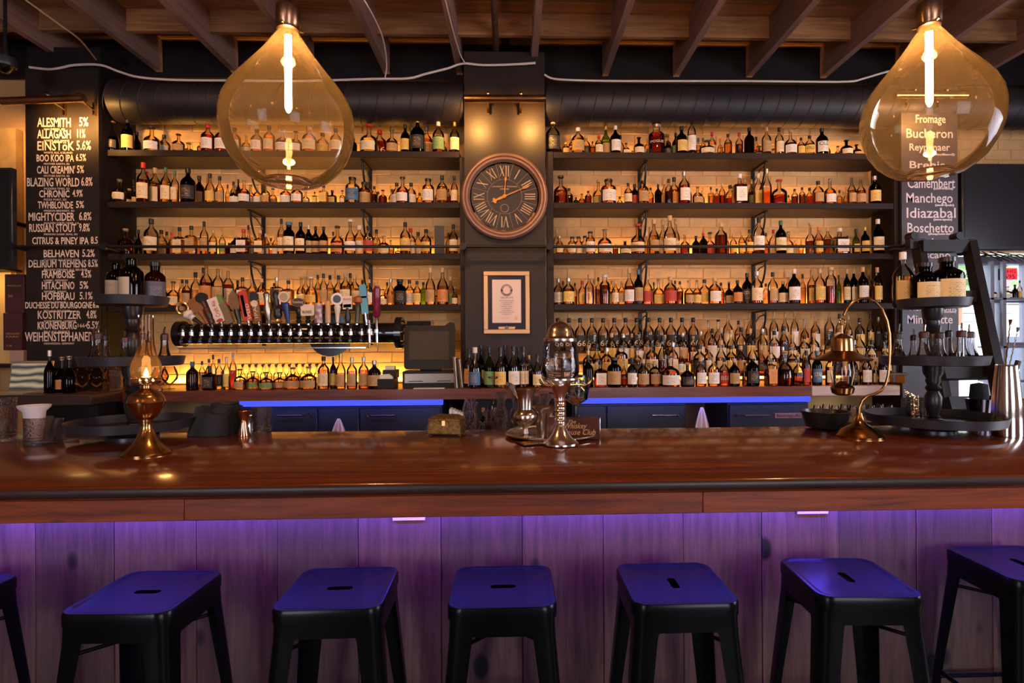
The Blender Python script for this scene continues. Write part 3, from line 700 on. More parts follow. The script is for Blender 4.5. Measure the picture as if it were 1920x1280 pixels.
MB().box(-0.75, 0.1, 0, -0.65, 0.28, zl-0.07).build('support', BLACK, lc); MB().box(0.5, 0.1, 0, 0.6, 0.28, zl-0.07).build('support', BLACK, lc)
BGL = emis('blue led glow', (0.05, 0.07, 1.0), 1.5)
for (x0, x1, y0, y1, d) in ((448, 830, 753, 763, 'above the cooler with the purple towel'), (1085, 1520, 747, 757, 'above the coolers beyond the silver tray')):
    a, b = P(x0, y0, YCF+0.01), P(x1, y0, YCF+0.01)
    zt = ZCT-0.080
    tag(MB().rbox(a.x, YCF+0.012, zt-0.042, b.x, YCF+0.05, zt, 0.003).build('led_strip', BGL), 'glowing blue light rail '+d, 'light')
    l = light('counter_strip_light', 'AREA', ((a.x+b.x)/2, YCF-0.005, zt-0.045), 1.3, (0.06, 0.08, 1.0), None, shape='RECTANGLE', size=b.x-a.x, size_y=0.02)
# coolers
COOL = mat('black cooler steel', (0.025, 0.028, 0.034), 0.38, 0.2)
def cooler(label, x0, x1, yt, doors, hs):
    Yc = 4.40; a, b = P(x0, yt, Yc), P(x1, yt, Yc); zt = ZCT-0.135
    t = thing('bottle_cooler', label, 'fridge', ((a.x+b.x)/2, Yc, 0)); W = (b.x-a.x)/2
    MB().box(-W, 0.025, 0.0, W, 0.55, zt).build('body', COOL, t)
    n = len(doors)
    for (d0, d1), (hx0, hx1, lx) in zip(doors, hs):
        da, db = P(d0, 790, Yc).x-t.location.x+0.004, P(d1, 790, Yc).x-t.location.x-0.004
        d = MB().rbox(da, 0, 0.12, db, 0.024, zt-0.012, 0.003).build('door', COOL, t)
        if hx0:
            ha, hb = P(hx0, 778, Yc)-t.location, P(hx1, 778, Yc)-t.location
            MB().tube([(ha.x, 0.0, ha.z), (ha.x, -0.028, ha.z), (hb.x, -0.028, ha.z), (hb.x, 0.0, ha.z)], 0.006, 8).build('handle', STEEL, d)
        if lx:
            q = P(lx, 778, Yc)-t.location; MB().cyl((q.x, 0.002, q.z), (q.x, -0.012, q.z), 0.012, n=14).build('lock', STEEL, d)
    return t
cooler('black cooler with two barred doors under the beer taps', 398, 828, 765, ((400, 595), (597, 673), (675, 826)), ((522, 568, 580), (0, 0, 0), (697, 742, 690)))
cooler('black cooler with a plain door behind the standing card', 1074, 1286, 765, ((1076, 1136), (1138, 1284)), ((0, 0, 1085), (1222, 1266, 1273)))
c3 = cooler('black cooler bearing a small maker plaque beside the lantern', 1366, 1518, 762, ((1368, 1516),), ((1394, 1440, 1380),))
q = P(1453, 779, 4.395)-c3.location
MB().rbox(q.x, -0.006, q.z-0.022, q.x+0.215, 0.0, q.z+0.020, 0.002).build('plaque', mat('old plaque', (0.25, 0.12, 0.10), 0.4), c3)
text("Beverage-Air", 0.034, (q.x+0.012, -0.008, q.z-0.010), mat('plaque ink', (0.04, 0.03, 0.04), 0.5), c3, width=0.19)
# towels
TOW = mat('lilac towel cloth', (0.75, 0.66, 0.72), 0.9, noise=0.1)  # one lilac tone with slight random variation
for (x, yt, yb, d) in ((636, 784, 850, 'hanging on the cooler under the taps'), (1315, 763, 850, 'hanging between the coolers near the lantern')):
    q = P(x, yt, 4.36); k = 4.36/F; H = (yb-yt)*k; mb = MB(); nu, nv = 21, 9
    for j in range(nv):
        v = j/(nv-1); hw = (2.5+10.5*min(1, v*2.2)**0.8+3*v)*k
        for i in range(nu):
            u = i/(nu-1)*2-1; mb.v.append((u*hw, 0.010*math.sin(u*9+v)*min(1, v*3)-0.014, -v*H))
    for j in range(nv-1):
        for i in range(nu-1): a = j*nu+i; mb.f.append((a, a+1, a+nu+1, a+nu))
    k0 = len(mb.v); mb.v += [(x_, y_+0.004, z_) for x_, y_, z_ in mb.v[:k0]]; mb.f += [tuple(reversed([i+k0 for i in f])) for f in mb.f[:]]
    ob = mb.build('bar_towel', TOW, None, q); tag(ob, 'pale purple bar towel '+d, 'towel')

# ================================================================ bottles
LIQ = {'a': (0.62, 0.21, 0.035), 'o': (0.78, 0.20, 0.03), 'r': (0.24, 0.022, 0.006), 'v': (0.15, 0.035, 0.010), 'd': (0.06, 0.03, 0.02), 'y': (0.86, 0.54, 0.17), 'c': (0.96, 0.94, 0.88), 'g': (0.35, 0.50, 0.14), 'e': None}
LNAME = {'a': 'amber', 'o': 'orange', 'r': 'red-brown', 'v': 'brown', 'd': 'black', 'y': 'pale gold', 'c': 'clear', 'g': 'green', 'e': 'empty'}
LAB = {'c': ((0.90, 0.70, 0.42), 'cream'), 'w': ((0.92, 0.82, 0.72), 'white'), 'k': ((0.03, 0.025, 0.025), 'black'), 'o': ((0.72, 0.27, 0.07), 'orange'), 'y': ((0.85, 0.55, 0.14), 'yellow'), 'b': ((0.06, 0.16, 0.30), 'blue'), 'r': ((0.55, 0.06, 0.04), 'red'), 't': ((0.55, 0.32, 0.13), 'tan'), 'g': ((0.20, 0.32, 0.12), 'green'), 'n': (None, None)}
CAPC = {'k': ((0.015, 0.014, 0.015), 'black'), 'c': ((0.62, 0.38, 0.18), 'cork'), 'r': ((0.60, 0.02, 0.02), 'red'), 'w': ((0.80, 0.72, 0.66), 'white'), 'g': ((0.05, 0.16, 0.09), 'green'), 'b': ((0.04, 0.16, 0.26), 'blue'), 's': ((0.60, 0.56, 0.54), 'silver'), 'y': ((0.65, 0.42, 0.10), 'gold'), 'o': ((0.75, 0.22, 0.04), 'orange'), 'm': ((0.42, 0.16, 0.05), 'copper')}
SHN_ = {'r': 'round', 't': 'slender', 's': 'squat', 'b': 'bell-shaped', 'f': 'globe', 'j': 'broad-necked', 'q': 'square', 'x': 'boxed'}
PRO = {
 'r': [(.42, 0), (.48, .01), (.5, .03), (.5, .54), (.48, .60), (.38, .67), (.22, .735), (.15, .78), (.135, .83), (.135, .95), (.155, .955), (.155, .975)],
 't': [(.42, 0), (.48, .01), (.5, .03), (.5, .46), (.47, .53), (.36, .61), (.22, .68), (.16, .73), (.145, .80), (.14, .95), (.17, .955), (.17, .975)],
 's': [(.44, 0), (.49, .015), (.5, .05), (.5, .42), (.47, .50), (.34, .58), (.18, .635), (.13, .67), (.125, .75), (.125, .90), (.16, .905), (.16, .93)],
 'b': [(.40, 0), (.46, .015), (.5, .07), (.49, .30), (.45, .44), (.36, .55), (.22, .63), (.14, .68), (.125, .76), (.125, .90), (.16, .905), (.16, .93)],
 'f': [(.20, 0), (.30, .02), (.43, .12), (.5, .29), (.46, .44), (.33, .55), (.19, .61), (.13, .66), (.125, .75), (.125, .88), (.16, .885), (.16, .91)],
 'j': [(.43, 0), (.49, .015), (.5, .05), (.5, .60), (.48, .67), (.38, .73), (.26, .765), (.23, .79), (.225, .86), (.24, .885), (.24, .90), (.22, .94)],
 'q': [(.44, 0), (.49, .015), (.5, .04), (.5, .60), (.48, .63), (.34, .66), (.17, .69), (.14, .72), (.135, .80), (.135, .93), (.155, .935), (.155, .955)],
}
LABZ = {'r': (.10, .48), 't': (.08, .40), 's': (.07, .38), 'b': (.10, .36), 'f': (.14, .42), 'j': (.10, .54), 'q': (.08, .54)}
BOT = {}
def capprof(sh):
    r0_ = PRO[sh][-2][0]; z0 = PRO[sh][-4][1]
    if sh in 'sbf': return [(r0_+.02, PRO[sh][-1][1]), (r0_+.05, PRO[sh][-1][1]+.005), (r0_+.05, .985), (r0_+.02, 1.0), (0, 1.0)]
    if sh == 'j': return [(.20, .90), (.27, .905), (.27, .99), (.24, 1.0), (0, 1.0)]
    return [(r0_+.012, .86), (r0_+.022, .865), (r0_+.022, .99), (r0_+.005, 1.0), (0, 1.0)]
def bmesh_for(kind, sh, extra=None):
    key = (kind, sh, extra)
    if key in BOT: return BOT[key]
    n = 14; sq = 5 if sh == 'q' else None; zs = .67
    mb = MB()
    if kind == 'glass':
        mb.lathe(PRO[sh], n if not sq else 16, sq=sq, zsq=zs, cap1=False)
    elif kind == 'liq':
        pr = [(max(r_-.018, 0.02), z+0.006) for r_, z in PRO[sh] if z < extra]
        # interpolate the surface
        L_ = PRO[sh]
        for (ra, za), (rb, zb) in zip(L_, L_[1:]):
            if za <= extra <= zb and zb > za: rr_ = ra+(rb-ra)*(extra-za)/(zb-za); pr.append((max(rr_-.018, .02), extra)); break
        mb.lathe(pr, n if not sq else 16, sq=sq, zsq=zs)
    elif kind == 'label':
        z0, z1 = LABZ[sh] if extra != 'oval' else (LABZ[sh][0]+.02, LABZ[sh][1]+.04)
        if sh == 'q': mb.box(-.40, -.515, z0, .40, -.50, z1)
        else:
            R0 = .508 if sh not in 'bf' else .5
            m = 11
            for zz, k in ((z0, 0), ((z0+z1)/2, 0), (z1, 0)):
                rad = 0
                for (ra, za), (rb, zb) in zip(PRO[sh], PRO[sh][1:]):
                    if za <= zz <= zb and zb > za: rad = ra+(rb-ra)*(zz-za)/(zb-za)
                for dr in (.010, .001):
                    for i in range(m):
                        a = math.radians(-90-64+128*i/(m-1)); mb.v.append(((rad+dr)*math.cos(a), (rad+dr)*math.sin(a), zz))
            for j in range(2):
                for i in range(m-1):
                    a = j*2*m+i; b = a+1; c = b+2*m; d = a+2*m; mb.f += [(a, b, c, d), (d+m, c+m, b+m, a+m)]
            for i in range(m-1): mb.f += [(i, i+m, i+m+1, i+1), (4*m+i, 4*m+i+1, 5*m+i+1, 5*m+i)]
            for j in range(2):
                for i, fl in ((0, 1), (m-1, 0)):
                    a = j*2*m+i; q_ = (a, a+2*m, a+3*m, a+m); mb.f.append(q_ if fl else tuple(reversed(q_)))
    elif kind == 'cap': mb.lathe(capprof(sh), 12)
    elif kind == 'ball': mb.lathe([(.10, .9), (.17, .905), (.17, .915), (.10, .92), (.16, .94), (.19, .97), (.15, .995), (0, 1.0)], 12)
    elif kind == 'horse': 
        mb.lathe([(.13, .86), (.20, .87), (.20, .89), (.06, .90), (.05, .93), (.0, .935)], 8); mb.tube([(-.24, 0, .95), (-.1, 0, .955), (.08, 0, .95), (.2, 0, .99), (.28, 0, .965)], .045, 6); mb.tube([(-.16, 0, .95), (-.2, 0, .91)], .03, 5); mb.tube([(.1, 0, .95), (.16, 0, .91)], .03, 5)
    elif kind == 'carton': mb.rbox(-.5, -.5, 0, .5, .5, 1.0, .01)
    me = mb.mesh({'glass': 'glass', 'liq': 'liquid', 'label': 'paper_label', 'cap': 'cap', 'ball': 'stopper', 'horse': 'stopper', 'carton': 'carton'}[kind]); me.materials.append(None)
    BOT[key] = me; return me
def obj_m(name, me, m, parent):
    o = link(name, me, parent); o.material_slots[0].link = 'OBJECT'; o.material_slots[0].material = m; return o
GLZ = {'d': thin('dark bottle glass', (0.05, 0.035, 0.03), 0.03, 0.22), 'g': thin('green bottle glass', (0.35, 0.50, 0.25), 0.03, 0.2)}
GL0 = thin('bottle glass', (0.88, 0.82, 0.72), 0.02, 0.32)
def liqmat(L_):
    c = LIQ[L_]; return solidglass('liquid '+LNAME[L_], c)
ord_ = lambda n: f"{n}{'th' if 10 <= n % 100 <= 20 else {1: 'st', 2: 'nd', 3: 'rd'}.get(n % 10, 'th')}"
def bottle(loc, wd, h, sh, L_, lab, cap, rz=0.0, label='', group=None, fill=None, txt=None, parent=None):
    if parent is None: t = thing('bottle', label, 'bottle', loc, rz, group)
    else: t = parent
    t.scale = (wd, wd, h)
    if sh == 'x':
        obj_m('carton', bmesh_for('carton', 'x'), mat('carton '+lab, LAB[lab][0] or (.03, .03, .03), 0.5), t); return t
    obj_m('glass', bmesh_for('glass', sh), GLZ.get(L_, GL0), t)
    if L_ not in 'ed':
        top = {'r': .56, 't': .5, 's': .46, 'b': .46, 'f': .46, 'j': .64, 'q': .60}[sh]
        f = fill if fill is not None else random.choice((1.05, 1.0, 1.0, 0.9, 0.75))
        obj_m('liquid', bmesh_for('liq', sh, round(top*f, 3)), liqmat(L_), t)
    if lab != 'n':
        c = LAB[lab][0]; ink = (0.08, 0.03, 0.02) if lab not in 'kb' else (0.65, 0.45, 0.25)
        obj_m('paper_label', bmesh_for('label', sh), labelmat('label '+LAB[lab][1], c, ink), t)
    if cap == 'h': obj_m('stopper', bmesh_for('horse', sh), mat('dark pewter', (0.05, 0.05, 0.04), 0.4, 0.6), t)
    elif cap == 'n': pass
    else:
        met = 0.8 if cap in 'sym' else 0.0
        kind = 'ball' if (cap in 'cs' and sh in 'sbf') else 'cap'
        obj_m('cap', bmesh_for(kind, sh), mat('cap '+CAPC[cap][1], CAPC[cap][0], 0.35, met), t)
    if txt:
        o = text(txt[0], 1.0, (0, 0, 0), mat('bottle print '+txt[1], {'w': (0.85, 0.70, 0.55), 'k': (0.03, 0.02, 0.02), 'r': (0.6, 0.05, 0.03)}[txt[1]], 0.5), t)
        me = o.data; xs = [v.co.x for v in me.vertices]; ys = [v.co.y for v in me.vertices]; z0, z1 = LABZ[sh]; z0, z1 = z0+txt[2], z0+txt[2]+txt[3]
        o.rotation_euler = (0, 0, 0); o.scale = (1, 1, 1)
        for v in me.vertices:
            u = ((v.co.x-min(xs))/(max(xs)-min(xs))-.5)*.78; w_ = (v.co.y-min(ys))/(max(ys)-min(ys)); dz_ = v.co.z
            v.co = (u, -(math.sqrt(max(.27-u*u, 0.05)) if sh != 'q' else .52)-.006+(-.004 if dz_ > 0 else 0), z0+w_*(z1-z0))
    return t
ST_MB = {}
class Cap:
    pass
def stuff_bottle(loc, wd, h, sh, L_, lab, cap, rz, txt=None):
    """the smallest bottles, mostly hidden behind others, joined into one object"""
    n0 = len(bpy.data.objects)
    t = bottle(loc, wd, h, sh, L_, lab, cap, rz, '', None, txt=txt)
    Mx = Matrix.Translation(Vector(loc)) @ Matrix.Rotation(rz, 4, 'Z') @ Matrix.Diagonal((t.scale[0], t.scale[1], t.scale[2], 1))
    for ch in list(t.children):
        m = ch.material_slots[0].material; mb = ST_MB.setdefault(m.name, (m, MB()))[1]
        mb.add([Mx @ v.co for v in ch.data.vertices], [tuple(p.vertices) for p in ch.data.polygons]); bpy.data.objects.remove(ch)
    bpy.data.objects.remove(t)
def flush_stuff():
    big = MB(); mats = []; idx = []
    for nm, (m, mb) in ST_MB.items():
        mats.append(m); idx += [len(mats)-1]*len(mb.f); big.add(mb.v, mb.f)
    me = big.mesh('bottles_behind')
    for m in mats: me.materials.append(m)
    me.polygons.foreach_set('material_index', idx)
    o = link('bottle_assortment', me, kind='stuff'); tag(o, 'crowd of small bottles standing behind the front rows on shelves and counter', 'bottles')
STUFFROWS = False
ALLB = []
def row(data, ybase, z, rowname, y0, y1, group, xlim=None, fs=4):
    """data lines: px h w shape liquid label cap [b]  - bottles placed on the shelf so that they do not touch"""
    placed = []
    items = []
    for ln in data.replace('\n', ';').split(';'):
        p = ln.split()
        if len(p) < 6: continue
        items.append((float(p[0]), float(p[1]), float(p[2]), p[3], p[4], p[5], p[6] if len(p) > 6 else 'k', p[7:] ))
    items = [(x, h, wd*1.13/math.sqrt(1+((x-PX)/F)**2), sh, L_, lab, cap, fl) for (x, h, wd, sh, L_, lab, cap, fl) in items]
    items.sort(key=lambda a: -a[1]*a[2] if 'b' not in a[7] else 0)
    made = []
    for (x, h, wd, sh, L_, lab, cap, fl) in items:
        depths = [y0+(y1-y0)*k/5 for k in range(6)]
        if 'b' in fl: depths = depths[::-1]
        ok = None
        for Y in depths:
            r_ = wd*Y/F/2*(1.0 if sh != 'q' else 1.1); X = P(x, ybase, Y).x
            if Y+r_ > YW-0.042 or Y-r_ < YS+0.004 and y0 > YS: 
                Y = min(max(Y, YS+0.004+r_), YW-0.042-r_); X = P(x, ybase, Y).x
            if xlim: X = min(max(X, xlim[0]+r_+0.006), xlim[1]-r_-0.006)
            if all(math.hypot(X-a, Y-b) > r_+c+0.001 for a, b, c in placed): ok = (X, Y, r_); break
        if ok is None:
            best = None
            for Y in depths:
                X = P(x, ybase, Y).x
                if xlim: X = min(max(X, xlim[0]+0.03), xlim[1]-0.03)
                m = min(math.hypot(X-a, Y-b)-c for a, b, c in placed)
                m = min(m, YW-0.042-Y)
                if best is None or m > best[0]: best = (m, X, Y)
            if best[0] < 0.014: continue
            r2 = min(best[0]-0.001, wd*best[2]/F/2); ok = (best[1], best[2], r2)
        placed.append(ok); made.append((ok, h, wd, sh, L_, lab, cap, fl))
    made.sort(key=lambda a: a[0][0]/a[0][1])
    zmax = None
    for i, (ok, h, wd, sh, L_, lab, cap, fl) in enumerate(made):
        X, Y, r_ = ok; H = h*Y/F*1.0; W = 2*r_/(1.1 if sh == 'q' else 1)
        if sh == 'q': W = W*0.97
        tx = None
        for f in fl:
            if f.startswith('"'):
                a = f[1:].split('|'); tx = (a[0], a[1], float(a[2]), float(a[3]))
        nl = '' if lab == 'n' or sh == 'x' else f', {LAB[lab][1]} label'
        cp = {'h': 'horse stopper', 'n': 'open neck'}.get(cap) or CAPC[cap][1]+(' stopper' if cap == 'c' else ' cap')
        nm = f"{LNAME[L_]} {SHN_[sh]} bottle{nl}, {cp}, {ord_(i+1)} on {rowname}"
        if sh == 'x': nm = f"tall dark carton standing {ord_(i+1)} on {rowname}"
        rz_ = (R()-0.5)*0.5 if sh != 'q' else (R()-.5)*.2
        if 'b' in fl or rowname == 'x' or STUFFROWS: stuff_bottle((X, Y, z), W, H, sh, L_, lab, cap, rz_, tx)
        else: bottle((X, Y, z), W, H, sh, L_, lab, cap, rz_, nm, group, txt=tx)
    return made
yA, yB_ = 4.765, 4.99
G = 'spirit bottles on the wall shelves'
BXL = (XL0, XL1); BXR = (XR0, XR1)
row("""209 57 25 b v k m;224 62 14 t d n k b;240 62 22 r d y k;257 44 16 t d n k;285 47 28 s c w k;308 42 22 r v w k;304 36 12 r a n k b;335 34 22 s y t k;354 27 22 s y t k;376 22 12 r y n c;390 52 24 r r w r;402 42 14 r a t r b;416 50 24 r r w k;440 46 22 r y c k;462 40 18 s a w c;482 44 22 r y w k;505 50 20 r a c k;530 44 24 s y w s;555 40 22 s y w k;580 48 24 r a c c;605 44 22 r y y k;630 46 20 r v c k;645 30 12 s r t k;664 28 10 r d n k
677 28 10 r a k k b;684 40 10 r v y k;692 54 30 s c c r;712 53 25 r r n r "46|w|.06|.2;735 45 20 s y t g;757 44 12 r a n k b;760 54 16 r d y k;772 55 18 r v g g;783 66 24 r d k y;800 60 20 r a t s;822 60 20 r a g w;832 40 12 r a n k b;846 35 10 r g n k b;858 60 16 r a c y""", 282, SZ[0], 'top shelf by beer list', yA, yB_, G, (XL0-.05, XL1))
row("""215 44 26 f y c s;237 34 20 s y c c;250 55 9 t a n k b;253 28 11 r d t k;269 75 23 r o c r;277 70 14 r r n r b;286 60 16 r y n c b;291 70 22 r y c c;311 66 18 r y c g;328 60 15 r y c g;353 65 27 r d k k;374 58 20 r d t k;394 55 17 t y y k;412 50 15 t y t k;427 47 9 r y n k b;438 50 12 r r w k b;441 36 20 s r w s;458 43 20 s r w s;447 52 10 r d n k b;470 40 16 s r w s;483 38 14 s y w s;498 38 16 s y t k;512 33 14 s y t k;536 34 20 r a w k;557 34 20 r a w k;573 28 14 s c w w;590 22 8 q y y k;607 35 15 q y y k;623 30 15 q d y k;642 25 10 s y c k;651 40 9 r d n k b;661 49 24 j c b k "KNOB|k|.2|.12;672 25 12 r y c k
684 45 22 j v t k;695 38 13 j v n k b;702 35 12 r v n k b;709 32 12 r a n k b;718 26 14 s v n k;735 39 12 r y c k b;744 44 17 r r w k;755 50 22 s r w k;771 44 17 r r w k;777 37 10 r r n k b;787 30 12 r y n k b;803 47 20 j y w k;820 40 10 r a n k b;829 53 18 r y t k;840 40 12 r a n k b;852 52 12 r a c k""", 379, SZ[1], 'second shelf by beer list', yA, yB_, G, BXL)
row("""236 48 28 s o n c;250 40 14 r r n k b;260 52 12 t d n k b;276 50 12 r d n k b;284 66 26 r c c k;303 50 20 r c t k;313 50 14 r v k k b;323 47 14 r r n r b;337 52 20 q y c k;359 53 20 q y t k;372 40 10 r a n k b;383 61 15 r y t k;392 30 12 r d n k;400 46 14 r y c c;417 42 12 r y g c;430 25 14 r d n k;441 38 16 r d w c;457 47 22 q r w r;466 62 10 t v n k b;474 40 12 q y w c;488 45 18 q y c c;499 42 12 r v w w;508 38 10 r a n k b;517 40 12 r y w c;528 68 14 r y c k;542 60 20 j d c b;553 45 10 r y n c b;564 60 18 r d c k;579 58 17 r d c s;592 54 14 r d t k;607 52 15 r d t k;625 50 10 r a n k b;633 53 22 s o o k;641 42 20 s o c s b
657 65 20 b c w w;674 57 20 r y w w;691 53 18 r c r k;706 54 14 r y t k b;720 35 20 s y c s;733 30 12 s a n s;746 14 10 s r n k;760 60 18 r y y k;770 52 18 r y w r;784 48 16 r y w k;799 47 18 r y y k;803 53 10 r y n c b;824 52 16 x d k k;841 48 10 r y n k b;850 56 15 r y c k""", 477.5, SZ[2], 'third shelf by beer list', yA, yB_, G, BXL)
row("""212 40 16 r d n k;232 44 18 r a t k;255 40 16 r d n k;280 46 18 r v t k;305 40 18 r a n k;325 45 20 s y c k;342 52 14 r y n k b;350 48 17 r v t k;367 65 18 r y n k b;381 73 12 r r n k b;387 76 22 r r o n;409 71 20 r r t n;428 68 20 r r c n;446 50 12 r d n k b;455 52 18 q y w k;473 50 16 r y c c;491 50 16 r a c c;514 45 10 r a n k b;519 52 20 q a k s;541 48 18 q a c k;565 55 16 s y c c;573 57 14 r y n c b;584 53 22 b c y w;596 60 12 r y n k b;607 59 14 r y t k;619 58 14 r y y k;635 57 16 r r n k;648 60 20 r y c c;657 63 14 r y n k b;665 58 20 r y c c;680 50 12 t y n k b;692 48 14 r y w c;703 46 12 r a n c b
718 30 14 s y c k;726 46 10 r a n k b;733 50 14 t c o s;750 48 21 j d k k;768 48 17 r y w k;782 45 14 r y y k;794 44 12 r g n k;807 70 17 t y t c;820 30 16 s a c c;830 70 19 t y o c;845 55 14 t y g c;853 34 10 s a c c""", 573, SZ[3], 'fourth shelf by beer list', yA, yB_, G, BXL)
row("""1037 66 24 r v k c;1049 38 10 r d n k b;1061 22 12 r y t c;1074 42 14 r a o c;1084 50 22 r c t w;1099 42 15 r a k c;1111 28 9 r a n k;1123 36 14 r y c r;1136 58 16 t g t y;1154 54 18 r d w w;1163 52 14 r v o k b;1174 22 12 s v c k;1186 14 9 s a n k;1198 33 18 s d c k;1214 40 12 r y c c;1231 57 28 j r n s "POGUE|w|.24|.08;1250 54 16 j y n y b;1252 30 14 r d k k;1267 48 13 r d g k;1278 54 20 r d y k;1297 74 15 r r w r;1301 38 11 r r k r;1309 48 12 r y n b b;1318 42 12 r y n g b;1325 28 26 s y c g;1335 50 14 r y c r;1350 47 10 r y n o b;1353 25 20 s y c o;1365 40 14 r y n k;1386 46 14 r v n r b;1389 24 24 s d w k;1405 52 18 r d n k;1418 51 12 r a n k b;1423 24 20 s y c b;1437 53 17 r v t c;1451 22 26 s y t b;1461 53 16 r y c k
1482 48 22 s r w c;1502 34 14 r y y k;1518 38 18 r y y k "OLD|k|.16|.14;1541 52 22 r d w k "OLD|k|.22|.14;1551 42 12 r a n k b;1571 25 12 s v n k;1587 30 22 s d c k;1606 25 18 s d t k""", 284, SZ[0], 'top shelf past clock', yA, yB_, G, (XR0-.07, XR1))
row("""1049 53 24 s o n k;1061 42 12 r v n k b;1067 35 14 r r n k;1080 13 9 s d n k;1091 22 11 s a n k;1103 25 12 r v n k;1122 53 20 s v t c;1141 47 26 j y w k;1149 42 12 j a n k b;1162 26 11 r a n k b;1178 40 14 r v c k;1190 43 16 r d r k;1199 36 11 r a n k b;1210 60 10 t y n c b;1206 44 19 j y t k;1220 34 11 r a n k;1234 38 12 r d n k;1246 58 12 r y t c b;1254 48 14 r v n k b;1264 56 18 r r o k;1283 62 20 r r w s;1291 56 12 t y n y b;1308 35 18 s v t c;1316 38 10 r y n c b;1333 33 10 q y n k;1344 35 11 r r n k;1354 40 11 r r n c;1369 44 18 r r n k;1387 58 24 q r w w;1379 59 11 t a n c b;1397 63 10 t a n c b;1409 60 12 r v g y b;1422 64 17 r a y w;1438 68 17 t o n s;1461 48 28 s r n r;1478 30 12 r a n k b
1490 30 12 r v n k;1504 33 12 r v n k;1518 37 14 r r n k;1534 45 20 r r t k;1556 50 22 s a w s;1574 40 11 r y n k b;1587 46 12 t a n c b;1597 54 16 t a t n;1614 50 18 t a t n;1640 55 22 r d y s""", 377.5, SZ[1], 'second shelf past clock', yA, yB_, G, BXR)
row("""1043 55 10 r y w c b;1049 35 12 r y c s;1060 24 9 r y n k b;1073 33 14 j y c k;1085 35 13 j y c k;1097 38 13 j y c k;1107 43 16 j y w k;1120 24 9 r a n k b;1134 48 24 s a w s;1154 20 10 r r n c;1172 26 18 s d c c;1196 57 24 s a c r;1201 66 10 t r n c b;1212 50 9 t y n w b;1226 66 18 t y t c;1219 58 10 t y n c b;1243 68 15 t y c c;1256 73 22 t c c c;1267 70 14 t y c c;1284 38 16 s r n c;1305 38 14 r d n k;1319 40 14 r d n r;1331 45 18 s r r k;1352 60 22 r v n c;1361 48 12 r a n k b;1375 38 12 r y y c;1391 42 12 r y y c;1405 47 14 r y y k;1415 40 10 r a n c b;1423 70 20 r v w k;1436 48 12 r a n k b;1450 50 15 r a c r;1464 64 20 r d c g;1478 45 18 s y c s;1490 30 12 r y t c;1502 36 9 r y n c b
1519 60 17 s v n c;1535 54 16 r a y o;1552 56 18 r v n c;1562 45 10 r y n c b;1574 50 28 q c w w;1589 43 10 r g n k b;1605 48 14 t g y k;1622 52 16 r d y y;1646 67 22 r d c w""", 471.5, SZ[2], 'third shelf past clock', yA, yB_, G, BXR)
row("""1043 50 16 r v w s;1056 48 10 r a n r b;1066 50 20 r y y s;1078 44 9 r a n k b;1092 46 14 r a y r;1105 56 16 r c n c;1114 50 12 r c n c b;1122 53 11 r v n k b;1134 56 18 j v n w;1147 48 12 r r y c b;1154 45 12 r y c c;1166 45 14 r y c c;1180 68 17 t r w c;1197 66 16 r d t b;1214 55 17 r o r c;1226 45 9 r g n k b;1235 50 20 s a y c;1257 52 22 r a r c;1266 48 10 r a n k b;1275 44 12 r v n k;1292 45 17 s v t c;1307 47 16 s v y c;1321 48 19 r y y k;1340 50 22 r y w c;1352 44 12 r a n k b;1367 45 16 s d t c;1383 45 17 r d o k;1401 60 19 r d k k "COLD|w|.22|.1;1419 62 21 r v c s;1411 42 9 r a n k b;1436 42 12 r y n k b;1449 60 18 r v t k;1468 45 20 r d c c;1478 64 12 t a n w b;1489 66 22 r d w w;1505 60 12 r y n k b
1522 65 17 r v y c;1537 67 20 r v y c;1558 70 20 j r n c;1573 58 9 r g n k b;1588 66 13 r d c c;1601 68 17 r d c c;1618 70 20 r d w c;1630 68 11 r a n c b;1645 69 18 r y y c;1663 70 17 r y y c""", 567, SZ[3], 'fourth shelf past clock', yA, yB_, G, BXR)
# ---- bottles on the back counter
def crow(data, yb, rowname, y0, y1, z, group, xlim=None): return row(data, yb, z, rowname, y0, y1, group, xlim)
GC = 'bottles on the back counter'
crow("""1103 60 18 r d n k;1126 48 22 q r w k;1152 56 24 j d t k;1170 52 14 f v n c;1185 55 17 r d w k;1206 52 20 r v t c;1228 48 21 r v t c;1257 58 32 s o w s;1289 45 24 s d k c;1314 55 19 r y w c;1338 55 20 r y w c;1358 52 18 r a r k "BSB|w|.12|.14;1377 52 19 r d t c;1396 44 14 r v n k;1411 60 24 r d k c;1445 60 22 q y o c;1472 66 30 b v n c;1497 60 20 s v n c;1512 66 17 r r r k;1532 66 18 r d b b "STAR|w|.16|.12;1556 60 16 r r c k;1600 62 16 r d k k;1617 48 12 r r n k;1625 60 18 r v w k;1642 44 12 r a c k;1656 60 20 r r w k;1676 54 14 r d n k""", 722, 'front counter row past clock', 4.40, 4.46, ZCT, GC, (0.2, bx2-0.02))
crow("""361 52 22 r d n b;393 44 22 q d k k;411 55 14 r c k k;400 62 10 r a n k b;425 60 12 r y y s;437 66 12 r r n w b;450 38 22 s y t k;474 32 24 s y g k;499 32 24 s y g k;524 30 22 s r t k;549 40 28 s y t c;579 42 28 s y t c;607 60 20 r y c k;625 58 12 r d y k;639 66 17 t y t y;660 58 18 r a t s;682 58 18 r a t s;702 52 22 r d t s""", 724, 'counter row under taps', 4.46, 4.60, ZCT, GC, (bx0+.02, P(735, 700, 4.5).x))
crow(';'.join(f'{455+i*12.6:.0f} 42 11 s y n h' for i in range(13))+';379 48 12 r v t k;392 52 12 r y n k', 706, 'counter back row under taps', 4.74, 4.80, ZCT, GC, (bx0+.02, P(640, 700, 4.7).x))
